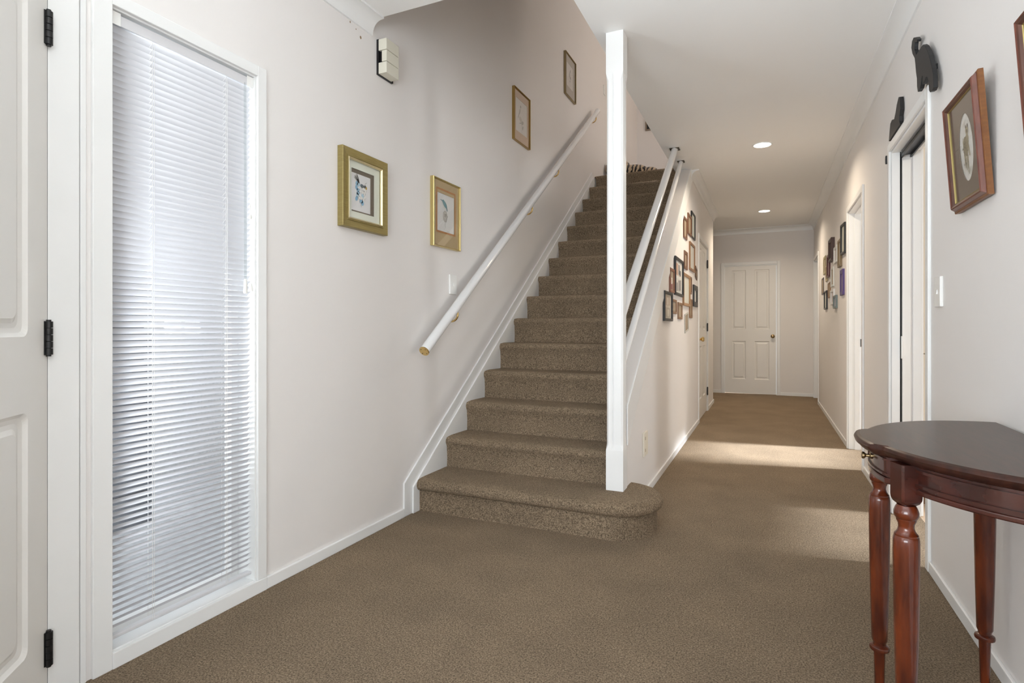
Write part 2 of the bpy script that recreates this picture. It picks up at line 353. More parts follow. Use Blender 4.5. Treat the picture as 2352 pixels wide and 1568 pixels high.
# ------------------------------------------------------------------ door leaf with moulded panels
def rrect(x0, x1, z0, z1, r, y, seg):
    pts = []
    for cx, cz, a0 in ((x1 - r, z1 - r, 0), (x0 + r, z1 - r, 90), (x0 + r, z0 + r, 180), (x1 - r, z0 + r, 270)):
        for i in range(seg + 1):
            a = R(a0 + 90 * i / seg); pts.append((cx + r * math.cos(a), y, cz + r * math.sin(a)))
    return pts
def leaf(mb, w, h, t, panels, rad=0.006, seg=2, steps=((0.0, 0.0), (0.012, 0.009), (0.026, 0.009), (0.042, 0.002))):
    us = sorted({0, w, *[p[0] for p in panels], *[p[1] for p in panels]}); vs = sorted({0, h, *[p[2] for p in panels], *[p[3] for p in panels]})
    for y0, sg in ((0.0, 1), (t, -1)):
        F = (lambda f: f) if sg > 0 else (lambda f: f[::-1])
        for i in range(len(us) - 1):
            for j in range(len(vs) - 1):
                cu, cv = (us[i] + us[i + 1]) / 2, (vs[j] + vs[j + 1]) / 2
                if any(p[0] < cu < p[1] and p[2] < cv < p[3] for p in panels): continue
                mb.add([(us[i], y0, vs[j]), (us[i + 1], y0, vs[j]), (us[i + 1], y0, vs[j + 1]), (us[i], y0, vs[j + 1])], [F((0, 1, 2, 3))])
        for (a, b, c, d) in panels:
            n = seg + 1; rings = []
            for ins, dep in steps:
                rings.append(rrect(a + ins, b - ins, c + ins, d - ins, rad, y0 + sg * dep, seg))
            corners = [(b, y0, d), (a, y0, d), (a, y0, c), (b, y0, c)]
            for q in range(4):
                arc = rings[0][q * n:(q + 1) * n]
                for i in range(n - 1): mb.add([corners[q], arc[i + 1], arc[i]], [F((0, 1, 2))])
                nx = rings[0][((q + 1) % 4) * n]; mb.add([corners[q], corners[(q + 1) % 4], nx, arc[-1]], [F((0, 1, 2, 3))])
            for k in range(len(rings) - 1):
                N = len(rings[0])
                for i in range(N):
                    j = (i + 1) % N; mb.add([rings[k][i], rings[k][j], rings[k + 1][j], rings[k + 1][i]], [F((3, 2, 1, 0)) if False else F((0, 1, 2, 3))])
            mb.add(rings[-1], [F(tuple(range(len(rings[-1]))))])
    for q in (((0, 0), (w, 0)), ((w, 0), (w, h)), ((w, h), (0, h)), ((0, h), (0, 0))):
        (a, c), (b, d) = q
        mb.add([(a, 0, c), (a, t, c), (b, t, d), (b, 0, d)], [(0, 1, 2, 3)])
    return mb
def knob(parent, name, loc, direction, mt, r=0.026):
    mb = MB(); mb.lathe([(0.0, 0.030), (0.004, 0.030), (0.006, 0.014), (0.022, 0.011), (0.030, 0.018), (0.040, r), (0.052, r), (0.060, 0.018), (0.062, 0.008)], n=20)
    return mb.build(name, mt, parent, smooth=True, loc=loc, rot=Vector(direction).to_track_quat('Z', 'Y').to_euler())
def hinge(parent, loc, h=0.092, mt=None, r=0.0085, wing=(0.028, 0.0)):
    mb = MB(); k = 5; seg = h / k
    for i in range(k):
        mb.lathe([(i * seg + 0.0006, r * 0.93), (i * seg + 0.001, r), ((i + 1) * seg - 0.001, r), ((i + 1) * seg - 0.0006, r * 0.93)], n=12)
    mb.lathe([(-0.004, r * 0.6), (h + 0.004, r * 0.6)], n=10)
    if wing[0]: mb.box(-0.0015, 0.0015, -wing[0] if wing[1] == 0 else 0, 0 if wing[1] == 0 else wing[1], 0, h)
    return mb.build('hinge', mt or M_BLACK, parent, smooth=True, loc=loc)

# far hall door (closed) -------------------------------------------------------
d = struct(empty('door_1', ((DF[0] + DF[1]) / 2, YF, 0)), 'closed white four-panel door with brass knob at the hall end', 'door')
def loc_of(e, x, y, z): return (x - e.location.x, y - e.location.y, z - e.location.z)
mb = MB(); o = d.location
w_in = DF[1] - DF[0]; hw = w_in / 2
mb.box(-hw - 0.044, -hw, -0.014, 0, 0, 2.053); mb.box(hw, hw + 0.044, -0.014, 0, 0, 2.053); mb.box(-hw, hw, -0.014, 0, 2.008, 2.053)
mb.build('architrave', M_TRIM, d, bevel=0.004)
mb = MB(); mb.box(-hw, -hw + 0.012, 0, 0.13, 0, 2.008); mb.box(hw - 0.012, hw, 0, 0.13, 0, 2.008); mb.box(-hw + 0.012, hw - 0.012, 0, 0.13, 1.996, 2.008)
mb.build('jamb', M_TRIM, d)
lw = w_in - 0.028
mb = leaf(MB(), lw, 1.985, 0.036, [(0.100, 0.305, 1.0, 1.925), (0.428, 0.640, 1.0, 1.925), (0.100, 0.305, 0.22, 0.815), (0.428, 0.640, 0.22, 0.815)])
lf = mb.build('leaf', M_DOOR, d, loc=(-lw / 2, 0.012, 0.008), fix=True)
knob(d, 'knob', (0.072 - o.x, 0.012, 0.90), (0, -1, 0), M_ABRASS)

# under-stair cupboard door ----------------------------------------------------
d = struct(empty('door_2', (XS, (D4[0] + D4[1]) / 2, 0)), 'white panelled cupboard door under the stairs with black hinges', 'door')
oy = d.location.y; A, B = D4[0] - oy, D4[1] - oy
mb = MB(); mb.box(0, 0.014, A - 0.044, A, 0, 2.053); mb.box(0, 0.014, B, B + 0.044, 0, 2.053); mb.box(0, 0.014, A, B, 2.008, 2.053)
mb.build('architrave', M_TRIM, d, bevel=0.004)
mb = MB(); mb.box(-0.09, 0, A, A + 0.012, 0, 2.008); mb.box(-0.09, 0, B - 0.012, B, 0, 2.008); mb.box(-0.09, 0, A + 0.012, B - 0.012, 1.996, 2.008)
mb.build('jamb', M_TRIM, d)
lw = D4[1] - D4[0] - 0.028; q = lw / 0.76
mb = leaf(MB(), lw, 1.985, 0.036, [(0.100 * q, 0.305 * q, 1.0, 1.925), (0.43 * q, 0.64 * q, 1.0, 1.925), (0.100 * q, 0.305 * q, 0.22, 0.815), (0.43 * q, 0.64 * q, 0.22, 0.815)])
mb.build('leaf', M_DOOR, d, loc=(-0.006, A + 0.014, 0.008), rot=(0, 0, R(90)), fix=True)
knob(d, 'knob', (-0.006, A + 0.075, 0.905), (1, 0, 0), M_BRASS)
for z in (0.20, 0.99, 1.77): hinge(d, (0.006, B - 0.012, z), 0.095)

# front door, standing ajar on the left wall ------------------------------------
d = struct(empty('door_3', (XL, 0.885, 0)), 'white panelled front door standing ajar at the left edge', 'door')
mb = MB()
mb.box(-0.14, 0.010, 0.0, 0.079, 0, 2.09); mb.box(-0.14, 0.010, -0.90, -0.825, 0, 2.09); mb.box(-0.14, 0.010, -0.825, 0.0, 2.03, 2.09)
mb.build('frame', M_TRIM, d, bevel=0.002)
mb = MB(); mb.box(0.0, 0.006, 0.083, 0.099, 0, 2.09); mb.build('cover_strip', M_TRIM, d, bevel=0.002)
lv = empty('leaf', (0.006, -0.004, 0.012)); lv.parent = d
ang = R(-90 + 40)     # leaf runs from the hinge back towards the viewer
lw = 0.81
# leaf local X from hinge outwards; local +Y side faces the room
mb = leaf(MB(), lw, 2.0, 0.04, [(0.095, 0.365, 0.995, 1.88), (0.445, 0.715, 0.995, 1.88), (0.095, 0.365, 0.17, 0.80), (0.445, 0.715, 0.17, 0.80)],
          rad=0.022, seg=5, steps=((0.0, 0.0), (0.010, 0.008), (0.022, 0.012), (0.034, 0.010), (0.046, 0.003)))
mb.build('leaf', M_DOOR, d, loc=(0.0095 - 0.04 * 0.766, -0.0012 - 0.04 * 0.643, 0.012), rot=(0, 0, ang), fix=True)
bpy.data.objects.remove(lv)
mb = MB(); mb.box(-0.004, 0.0088, -0.0035, 0.0006, 0.012, 2.012); mb.build('gap_shade_strip', paint((0.10, 0.10, 0.105), 0.7), d)  # dark strip added in the hinge gap: its shade as colour, blocking stray light
for z in (0.108, 0.956, 1.803): hinge(d, (0.019, -0.002, z), 0.092, r=0.0095)

# right-hand doorways -----------------------------------------------------------
def doorway(name, D, label, slot=False):
    e = struct(empty(name, (XR, (D[0] + D[1]) / 2, 0)), label, 'doorway'); oy = e.location.y; A, B, H = D[0] - oy, D[1] - oy, D[3]
    T = 0.135
    mb = MB()
    for x0, x1 in ((-0.013, 0.0), (T, T + 0.013)):
        mb.box(x0, x1, A - 0.045, A, 0, H + 0.045); mb.box(x0, x1, B, B + 0.045, 0, H + 0.045); mb.box(x0, x1, A, B, H, H + 0.045)
    mb.build('architrave', M_TRIM, e, bevel=0.003)
    mb = MB()
    parts = ((0.0, 0.038), (0.098, T)) if slot else ((0.0, T),)
    for x0, x1 in parts:
        mb.box(x0, x1, A, A + 0.012, 0, H); mb.box(x0, x1, B - 0.012, B, 0, H); mb.box(x0, x1, A + 0.012, B - 0.012, H - 0.012, H)
    mb.build('jamb', M_TRIM, e, bevel=0.001)
    if not slot:
        mb = MB(); mb.box(0.045, 0.080, A + 0.012, A + 0.022, 0, H - 0.022); mb.box(0.045, 0.080, B - 0.022, B - 0.012, 0, H - 0.022); mb.box(0.045, 0.080, A + 0.012, B - 0.012, H - 0.022, H - 0.012)
        mb.build('door_stop', M_TRIM, e)
    return e
e = doorway('door_4', D1, 'white doorway with a sliding door, under the black cats', True); oy = e.location.y
A, B = D1[0] - oy, D1[1] - oy
mb = MB(); mb.box(0.048, 0.088, B - 0.016, B + 0.72, 0.012, 1.955); mb.build('leaf', M_DOOR, e, bevel=0.002)
mb = MB(); mb.box(0.040, 0.096, A, B, 1.985, 1.992); mb.box(0.042, 0.050, A, B, 1.968, 1.985); mb.box(0.086, 0.094, A, B, 1.968, 1.985); mb.build('track', M_BLACK, e)
mb = MB(); mb.box(0.038, 0.048, B - 0.006, B - 0.001, 0.0, 2.0); mb.build('slot_shade_strip', M_BLACK, e)  # black strip added in the slot, coloured as its deep shade
mb = MB(); mb.prism([(0.85, 0.0), (0.99, 0.0), (0.982, 0.012), (0.858, 0.012)], 'z', 0, 0.012)
mb = MB(); mb.box(0.0415, 0.048, B - 0.032, B - 0.012, 0.86, 0.985); mb.build('finger_pull', M_PLATE, e, bevel=0.003)
e = doorway('door_5', D2, 'white open doorway letting daylight across the hall carpet'); oy = e.location.y
mb = MB(); mb.box(0.086, 0.116, D2[1] - oy - 0.0145, D2[1] - oy - 0.0118, 0.87, 0.935); mb.build('strike_plate', M_BLACK, e)
e = doorway('door_6', D3, 'white doorway at the far right end of the hall'); oy = e.location.y
mb = leaf(MB(), D3[1] - D3[0] - 0.03, 1.985, 0.036, [(0.1, 0.3, 1.0, 1.92), (0.43, 0.63, 1.0, 1.92), (0.1, 0.3, 0.22, 0.81), (0.43, 0.63, 0.22, 0.81)])
mb.build('leaf', M_DOOR, e, loc=(0.082, D3[1] - oy - 0.015, 0.008), rot=(0, 0, R(-90)), fix=True)

# ------------------------------------------------------------------ entrance window
wn = struct(empty('window_1', (XL, (WIN_L[0] + WIN_L[1]) / 2, WIN_L[2])), 'tall narrow sidelight window beside the front door', 'window')
oy = wn.location.y; A, B = WIN_L[0] - oy, WIN_L[1] - oy; H = WIN_L[3] - 0.05
mb = MB(); mb.box(0, 0.012, A - 0.055, A, -0.05, H + 0.040); mb.box(0, 0.012, B, B + 0.042, 0.0, H + 0.040); mb.box(0, 0.012, A, B, H, H + 0.040)
mb.build('architrave', M_TRIM, wn, bevel=0.002)
mb = MB(); mb.box(0, 0.014, A, B + 0.042, -0.05, 0.0); mb.build('sill', M_TRIM, wn, bevel=0.002)
mb = MB(); mb.box(-0.14, 0, A, A + 0.006, 0, H); mb.box(-0.14, 0, B - 0.006, B, 0, H); mb.box(-0.14, 0, A + 0.006, B - 0.006, H - 0.006, H); mb.box(-0.14, 0, A + 0.006, B - 0.006, 0, 0.004)
mb.build('reveal', M_TRIM, wn)
mb = MB(); mb.box(-0.13, -0.09, A + 0.006, A + 0.036, 0.004, H - 0.006); mb.box(-0.13, -0.09, B - 0.036, B - 0.006, 0.004, H - 0.006); mb.box(-0.13, -0.09, A + 0.036, B - 0.036, H - 0.04, H - 0.006); mb.box(-0.13, -0.09, A + 0.036, B - 0.036, 0.004, 0.034)
mb.build('sash', M_TRIM, wn, bevel=0.002)
mb = MB(); mb.box(-0.112, -0.108, A + 0.034, B - 0.034, 0.03, H - 0.036); mb.build('pane', M_GLASS, wn)

# window frames out of the picture; the rear one is added around the fill light
def plain_window(name, axis, at, u0, u1, v0, v1, label):
    e = struct(empty(name), label, 'window'); mb = MB()
    bars = [(u0, u0 + 0.05, v0, v1), (u1 - 0.05, u1, v0, v1), (u0 + 0.05, u1 - 0.05, v0, v0 + 0.05), (u0 + 0.05, u1 - 0.05, v1 - 0.05, v1), ((u0 + u1) / 2 - 0.02, (u0 + u1) / 2 + 0.02, v0 + 0.05, v1 - 0.05)]
    for a, b, c, dd in bars:
        if axis == 'x': mb.box(at, at + 0.05, a, b, c, dd)
        else: mb.box(a, b, at, at + 0.05, c, dd)
    mb.build('sash', M_TRIM, e)
plain_window('fill_window', 'y', -1.5, -1.5, 0.35, 0.7, 2.15, 'wide frame added behind the entrance around the fill light')
plain_window('window_3', 'x', 4.23, 3.0, 3.7, 0.2, 2.1, 'first window of the room behind the right wall')
plain_window('window_4', 'x', 4.23, 5.4, 6.1, 0.2, 2.1, 'second window of the room behind the right wall')
plain_window('window_5', 'x', 1.23, 6.35, 7.65, 3.6, 4.6, 'upstairs landing window')

# ------------------------------------------------------------------ outside the entrance window
mb = MB(); mb.box(-12, -1.95, -6, 12, -0.5, -0.42); struct(mb.build('ground_porch', M_PAVE), 'pale paving outside the entrance window', 'paving')
mb = MB(); mb.box(-5.6, -5.4, 2.2, 9, -0.42, 2.6)
struct(mb.build('wall_porch', M_EXTWHITE), 'white rendered wall outside the entrance window', 'wall')
mb = MB()
for i in range(11): mb.box(-4.25, -4.16, 0.2, 2.71, -0.40 + i * 0.24, -0.40 + i * 0.24 + 0.228)
mb.box(-4.30, -4.25, 0.2, 2.71, -0.42, 2.24)
tag(mb.build('porch_screen', M_EXTDARK), 'charcoal boarded screen seen through the lower blind slats', 'screen')
mb = MB(); mb.tube([(-4.6, 3.76, -0.42), (-4.6, 3.76, 2.5)], 0.012, 10)
for z in (0.2, 1.4): mb.box(-4.62, -4.55, 3.74, 3.78, z, z + 0.02)
tag(mb.build('downpipe', M_EXTDARK, smooth=True), 'thin dark downpipe outside, behind the right of the blind', 'pipe')

# ------------------------------------------------------------------ venetian blind
bl = tag(empty('venetian_blind', (XL - 0.028, (WIN_L[0] + WIN_L[1]) / 2, 0.075)), 'white venetian blind covering the tall entrance window', 'blind')
L0, L1 = -0.2585, 0.2585; zb = 0.075
mb = MB(); mb.box(-0.016, 0.016, L0, L1, 1.888, 1.915); mb.box(0.016, 0.019, L0, L1, 1.884, 1.917)
mb.build('head_rail', M_SLAT, bl, bevel=0.002)
for a_ in (L0 - 0.001, L1 - 0.027):
    mb = MB(); mb.box(0.019, 0.022, a_, a_ + 0.028, 1.882, 1.922); mb.build('end_bracket', M_PLATE, bl, bevel=0.001)
mb = MB(); mb.box(-0.012, 0.012, L0, L1, 0.0, 0.012); mb.build('bottom_rail', M_SLAT, bl, bevel=0.003)
T = R(43); sec = []
for i in range(7):
    u = (i / 6 - 0.5) * 0.0252; c = 0.0022 * (1 - (2 * i / 6 - 1) ** 2)
    sec.append((u, c))
ring = []
for off in (0.0, -0.0006):
    row = [(u * math.cos(T) - (c + off) * math.sin(T), u * math.sin(T) + (c + off) * math.cos(T)) for u, c in sec]
    ring += row if off == 0 else row[::-1]
mb = MB(); mb.loft([[(x, L0, z) for x, z in ring], [(x, L1, z) for x, z in ring]])
slat = mb.build('slat', M_SLAT, bl, smooth=True, fix=True)
pitch = 0.0202; n_sl = 92
slat.location = (0, 0, 0.036)
for i in range(1, n_sl):
    s2 = slat.copy(); COL.objects.link(s2); s2.parent = bl; s2.location = (0, 0, 0.036 + i * pitch)
for ly in (1.192, 1.466):
    mb = MB(); yy = ly - bl.location.y
    for dx in (0.0115, -0.0115): mb.tube([(dx, yy, 0.005), (dx, yy, 1.89)], 0.0007, 6)
    mb.tube([(0.0115, yy + 0.006, 0.005), (0.0115, yy + 0.006, 1.89)], 0.0006, 6)
    for i in range(n_sl): mb.tube([(-0.0115, yy, 0.027 + i * pitch), (0.0115, yy, 0.045 + i * pitch)], 0.0005, 4)
    mb.build('ladder_cord', M_CORD, bl)
mb = MB(); yy = 1.532 - bl.location.y; mb.tube([(0.030, yy, 1.885), (0.032, yy, 1.865), (0.034, yy, 1.15), (0.034, yy, 1.135)], [0.002, 0.0045, 0.0045, 0.0045], 8)
wd = mb.build('tilt_wand', M_WAND, bl, smooth=True)
mb = MB(); mb.lathe([(1.085, 0.007), (1.09, 0.008), (1.13, 0.006), (1.14, 0.0048)], (0.034, yy, 0), 10); mb.build('wand_grip', M_PLATE, wd, smooth=True)
mb = MB(); yy = 1.560 - bl.location.y
mb.tube([(0.024, yy, 1.885), (0.028, yy - 0.002, 1.5), (0.028, yy, 1.385)], 0.0011, 6); mb.tube([(0.024, yy + 0.006, 1.885), (0.028, yy + 0.005, 1.5), (0.028, yy, 1.385)], 0.0011, 6)
mb.tube([(0.028, yy, 1.385), (0.030, yy + 0.002, 1.25), (0.030, yy, 1.12)], 0.0013, 6); mb.lathe([(1.372, 0.003), (1.38, 0.006), (1.39, 0.003)], (0.028, yy, 0), 8)
cd = mb.build('lift_cord', M_CORD, bl, smooth=True)
mb = MB(); mb.lathe([(1.095, 0.008), (1.10, 0.0085), (1.125, 0.004), (1.128, 0.002)], (0.030, yy, 0), 10); mb.build('tassel', M_PLATE, cd, smooth=True)

# ------------------------------------------------------------------ staircase
st = tag(empty('staircase', (-1.28, 2.66, 0)), 'straight staircase covered in brown carpet between white strings', 'staircase')
ST = st.location
def W2(o, vs): return [(x - o[0], y - o[1], z - o[2]) for x, y, z in vs]
XA, XB = XL + 0.02, XS - 0.088
# first step with its rounded curtail end
def plan1(ins, yfront=2.655):
    cx, cy, rx, ry = -0.70, 2.893, 0.220 - ins, 0.238 - ins
    p = [(XA, cy - ry), (-1.5, cy - ry), (-1.2, cy - ry), (-0.95, cy - ry)]
    for i in range(19):
        a = R(-90 + 180 * i / 18); p.append((cx + rx * math.cos(a), cy + ry * math.sin(a)))
    p += [(-0.80, cy + ry), (XB - 0.02, 3.02), (XA, 3.02)]
    return p
z1 = tread_z(1); rings = []
for z, ins in ((0.0, 0.030), (z1 - 0.062, 0.030), (z1 - 0.060, 0.016), (z1 - 0.052, 0.006), (z1 - 0.036, 0.0), (z1 - 0.018, 0.003), (z1 - 0.006, 0.012), (z1, 0.030), (z1 + 0.002, 0.075)):
    rings.append([(x, y, z) for x, y in plan1(ins)])
mb = MB(); mb.loft([W2(ST, r) for r in rings])
mb.build('step', M_CARPET, st, smooth=True, fix=True)
for k in range(2, N_ST + 1):
    y, y2, zb0, zt = riser_y(k), riser_y(k + 1) + 0.02, tread_z(k - 1) - 0.02, tread_z(k)
    if k == N_ST: y2 = y + 0.12
    pr = [(y, zb0), (y + 0.004, (zb0 + zt) / 2 - 0.02), (y - 0.001, zt - 0.058), (y - 0.012, zt - 0.044), (y - 0.017, zt - 0.028), (y - 0.013, zt - 0.012), (y - 0.002, zt - 0.003), (y + 0.018, zt), (y + 0.06, zt + 0.001), (y2, zt - 0.001), (y2, zb0 + 0.0)]
    mb = MB()
    xs = [XA] + [XA + (XB - XA) * i / 8 for i in range(1, 8)] + [XB]
    rings = []
    for i, x in enumerate(xs):
        edge = 0.003 if i in (0, 8) else 0.0
        rings.append([(x - ST[0], yy + (edge if j in (3, 4, 5) else 0) - ST[1], zz - (edge * 0.8 if j in (5, 6, 7) else 0)) for j, (yy, zz) in enumerate(pr)])
    mb.loft(rings); mb.build('step', M_CARPET, st, smooth=True, fix=True)
# wall string on the left: thin backing board + thicker face board
def lt(y): return 0.183 + 0.7187 * (y - 2.553)
mb = MB(); mb.prism([(2.553, 0), (2.553, 0.183), (6.165, lt(6.165)), (6.30, 2.60), (2.70, 0)], 'x', XL, XL + 0.011)
o = mb.build('wall_string_cap', M_TRIM, st, bevel=0.003); o.location = -ST
mb = MB(); mb.prism([(2.625, 0), (2.625, 0.148), (6.21, 0.148 + 0.723 * (6.21 - 2.625)), (6.31, 2.55), (2.76, 0)], 'x', XL + 0.011, XL + 0.021)
o = mb.build('wall_string', M_TRIM, st, bevel=0.003); o.location = -ST
# open-side string board and its sloping cap
mb = MB(); mb.prism([(2.985, s_top(2.985) - 0.02), (y_hit - 0.02, s_top(y_hit - 0.02) - 0.02), (y_hit + 0.13, ZC - 0.001), (y_hit + 0.25, ZC - 0.001), (2.985, s_top(2.985) - 0.215)], 'x', XS, XS + 0.008)
o = mb.build('hall_string', M_TRIM, st, bevel=0.003); o.location = -ST
mb = MB(); mb.prism([(2.985, s_top(2.985)), (y_hit, ZC - 0.001), (y_hit + 0.03, ZC - 0.001), (2.985, s_top(2.985) - 0.022)], 'x', XS - 0.094, XS + 0.009)
o = mb.build('string_cap', M_TRIM, st, bevel=0.003); o.location = -ST
mb = MB(); mb.prism([(2.985, s_top(2.985) - 0.02), (y_hit, ZC - 0.02), (y_hit + 0.8, ZC - 0.02), (y_hit + 0.8, ZC - 0.25), (2.985, 0.1)], 'x', XS - 0.094, XS - 0.0902)
o = mb.build('inner_string', M_TRIM, st); o.location = -ST

# newel post
np_ = tag(empty('newel_post', (-0.7245, 2.936, z1 - 0.004)), 'square white stair post with chamfered edges rising to the ceiling', 'post')
def post_ring(z, k):
    h = 0.0455; c = 0.010 * k; g = 0.006 * k; gw = 0.008 * k; s = 0.0025 * k; pts = []
    hh = h - s
    for q in range(4):
        a = q * math.pi / 2; ca, sa = math.cos(a), math.sin(a)
        for u in (-hh + c, -0.012 - gw, -0.012, -0.012 + gw, 0.012 - gw * 0.0, hh - c):
            pass
        loc = [(-hh + c + 1e-4, -hh), (-0.014, -hh), (-0.009, -hh + g), (-0.004, -hh), (0.010, -hh), (hh - c - 1e-4, -hh)]
        pts += [(x * ca - y * sa, x * sa + y * ca, z) for x, y in loc]
    return pts
mb = MB(); Hp = ZC - (z1 - 0.004)
mb.loft([post_ring(0, 0), post_ring(0.215, 0), post_ring(0.245, 1), post_ring(Hp - 0.25, 1), post_ring(Hp - 0.21, 0), post_ring(Hp, 0)])
mb.build('shaft', M_TRIM, np_, fix=True)

# sloping hall-side rails
def hall_rail(p0, p1, r, fl, label):
    e = tag(empty('stair_rail', p0), label, 'handrail', 'sloping rails between stair post and ceiling')
    P0, P1 = Vector(p0), Vector(p1); dd = P1 - P0
    mb = MB(); mb.tube([(0, 0, 0), tuple(dd * 0.5), tuple(dd)], r, 24, True); mb.build('rail', M_RAIL, e, smooth=True)
    mb = MB(); mb.box(dd.x - fl, dd.x + fl, dd.y - fl, dd.y + fl, ZC - P0.z - 0.007, ZC - P0.z); fo = mb.build('ceiling_flange', M_BRONZE, e, bevel=0.001)
    for a, b in ((-1, -1), (1, -1), (1, 1), (-1, 1)):
        mb = MB(); mb.lathe([(0, 0.004), (0.002, 0.003)], (dd.x + a * fl * 0.75, dd.y + b * fl * 0.75, ZC - P0.z - 0.009), 8)
        mb.build('screw', M_BRONZE, fo)
hall_rail((-0.726, 2.975, 1.05), (-0.728, 5.005, ZC - 0.006), 0.0275, 0.040, 'upper, thicker white rail sloping from post to ceiling')
hall_rail((-0.728, 2.975, 0.757), (-0.730, 5.405, ZC - 0.006), 0.0205, 0.031, 'lower, thinner white rail sloping from post to ceiling')

# wall handrail on the left
p0, p1 = Vector((XL + 0.072, 2.655, 0.901)), Vector((XL + 0.072, 6.159, 3.459)); dr = (p1 - p0).normalized()
hr = tag(empty('wall_handrail', p0), 'long white wall handrail with brass end cap above the stairs', 'handrail')
mb = MB(); mb.tube([(0, 0, 0), tuple((p1 - p0) * 0.5), tuple(p1 - p0)], 0.0285, 28); mb.build('rail', M_RAIL, hr, smooth=True)
mb = MB(); mb.lathe([(0, 0.0275), (0.001, 0.0295), (0.006, 0.0295), (0.0062, 0.0286)], n=28)
cap = mb.build('end_cap', M_BRASS, hr, smooth=True, loc=tuple(-dr * 0.0050), rot=dr.to_track_quat('Z', 'Y').to_euler())
for i in range(4):
    mb = MB(); a = R(45 + 90 * i); mb.lathe([(-0.0012, 0.0022), (0.001, 0.0028)], (0.020 * math.cos(a), 0.020 * math.sin(a), 0), 8)
    mb.build('screw', M_BRONZE, cap)
for yb in (3.02, 4.226, 4.857, 6.089):
    t = (yb - p0.y) / (p1.y - p0.y); c = (p1 - p0) * t
    mb = MB()
    mb.lathe([(0, 0.026), (0.004, 0.026), (0.007, 0.020)], (-0.072, c.y, c.z - 0.098), 20, 'x')
    pts = [(-0.068, c.y, c.z - 0.098)]
    for i in range(7):
        a = R(-90 + 90 * i / 6); pts.append((-0.040 + 0.044 * math.cos(a), c.y, c.z - 0.054 + 0.044 * math.sin(a)))
    pts.append((0, c.y, c.z - 0.030))
    mb.tube(pts, 0.0062, 10)
    sd = Vector((0, dr.y, dr.z))
    b0 = Vector((0, c.y, c.z - 0.0365)); mb.tube([tuple(b0 - sd * 0.035), tuple(b0 + sd * 0.035)], 0.004, 8)
    mb.build('bracket', M_BRASS, hr, smooth=True)

# ------------------------------------------------------------------ pictures
def art_mesh(shapes, parent, name='print'):
    """flat printed shapes: (kind, data..., colour)"""
    mb = MB(); ms = []
    for sh in shapes:
        m = paint(sh[-1], 0.8)
        if m not in ms: ms.append(m)
        mb.cur = ms.index(m)
        if sh[0] == 'e': mb.ellipse(sh[1], sh[2], sh[3], sh[4], -0.0004 * (1 + sh[6]), sh[5])
        else:
            mb.add([(x, -0.0004 * (1 + sh[2]), z) for x, z in sh[1]], [tuple(range(len(sh[1])))])
    return mb, ms
def frame_ring(mb, w, h, prof):
    """mitred rectangular frame; prof = list of (inset, out)"""
    rings = []
    for ins, out in prof:
        a, b = w / 2 - ins, h / 2 - ins
        rings.append([(-a, -out, -b + h / 2), (a, -out, -b + h / 2), (a, -out, b + h / 2), (-a, -out, b + h / 2)])
    rings.append(rings[0])
    mb.loft(rings, False, False)
    return mb
def picture(label, side, y0, y1, z0, z1, fw, depth, fcol, name='framed_picture', group=None, mcol=(0.75, 0.73, 0.68), mw=0.0, pcol=(0.72, 0.70, 0.66),
            prof=None, pw=None, tilt=0.0, roll=0.0, gap=0.0, glass=False, rough=0.4, metal=0.0, shapes=None, fmat=None, xw=None, mat_open=None, cat='picture', pcol2=None):
    w, h = abs(y1 - y0), z1 - z0
    xw = {'L': XL, 'R': XR, 'S': XS}[side] if xw is None else xw
    sgn = -1 if side == 'R' else 1
    e = tag(empty(name, (xw + sgn * (gap + 0.0005), (y0 + y1) / 2, z0)), label, cat, group)
    e.rotation_euler = (R(tilt), R(roll), R(90) * sgn)
    if prof is None: prof = [(0, 0), (0, depth * 0.85), (0.002, depth), (fw * 0.5, depth * 0.97), (fw, depth * 0.75), (fw, depth * 0.35), (fw, 0)]
    mb = frame_ring(MB(), w, h, prof)
    mb.build('frame', fmat or paint(fcol, rough, metal), e, fix=True)
    iw, ih = w - 2 * fw, h - 2 * fw; dp = depth * 0.45
    mb = MB(); mb.box(-w / 2 + fw * 0.5, w / 2 - fw * 0.5, -0.003, 0, fw * 0.5, h - fw * 0.5)
    mb.build('backing_board', paint((0.35, 0.28, 0.2), 0.8), e)
    pz, px = 0.0, 0.0
    if mw:
        ml, mr, mb_, mt_ = mw if isinstance(mw, tuple) else (mw, mw, mw, mw)
        m_ = MB()
        m_.box(-iw / 2, -iw / 2 + ml, -dp, -dp + 0.002, fw, h - fw); m_.box(iw / 2 - mr, iw / 2, -dp, -dp + 0.002, fw, h - fw)
        m_.box(-iw / 2 + ml, iw / 2 - mr, -dp, -dp + 0.002, fw, fw + mb_); m_.box(-iw / 2 + ml, iw / 2 - mr, -dp, -dp + 0.002, h - fw - mt_, h - fw)
        m_.build('mount', paint(mcol, 0.85), e)
    pm = mat('print_%s' % label[:18], pcol, 0.7, col2=pcol2, nscale=28, ndetail=3) if pcol2 else paint(pcol, 0.8)
    m_ = MB(); m_.box(-iw / 2, iw / 2, -dp + 0.003, -dp + 0.005, fw, h - fw)
    pr = m_.build('print', pm, e)
    if shapes:
        m_, ms = art_mesh(shapes, e); a = m_.build('drawing', ms, pr); a.location = (0, -dp + 0.003, 0)
    if glass:
        m_ = MB(); m_.box(-iw / 2, iw / 2, -dp - 0.0035, -dp - 0.002, fw, h - fw); m_.build('glass', M_GLASS, e)
    return e

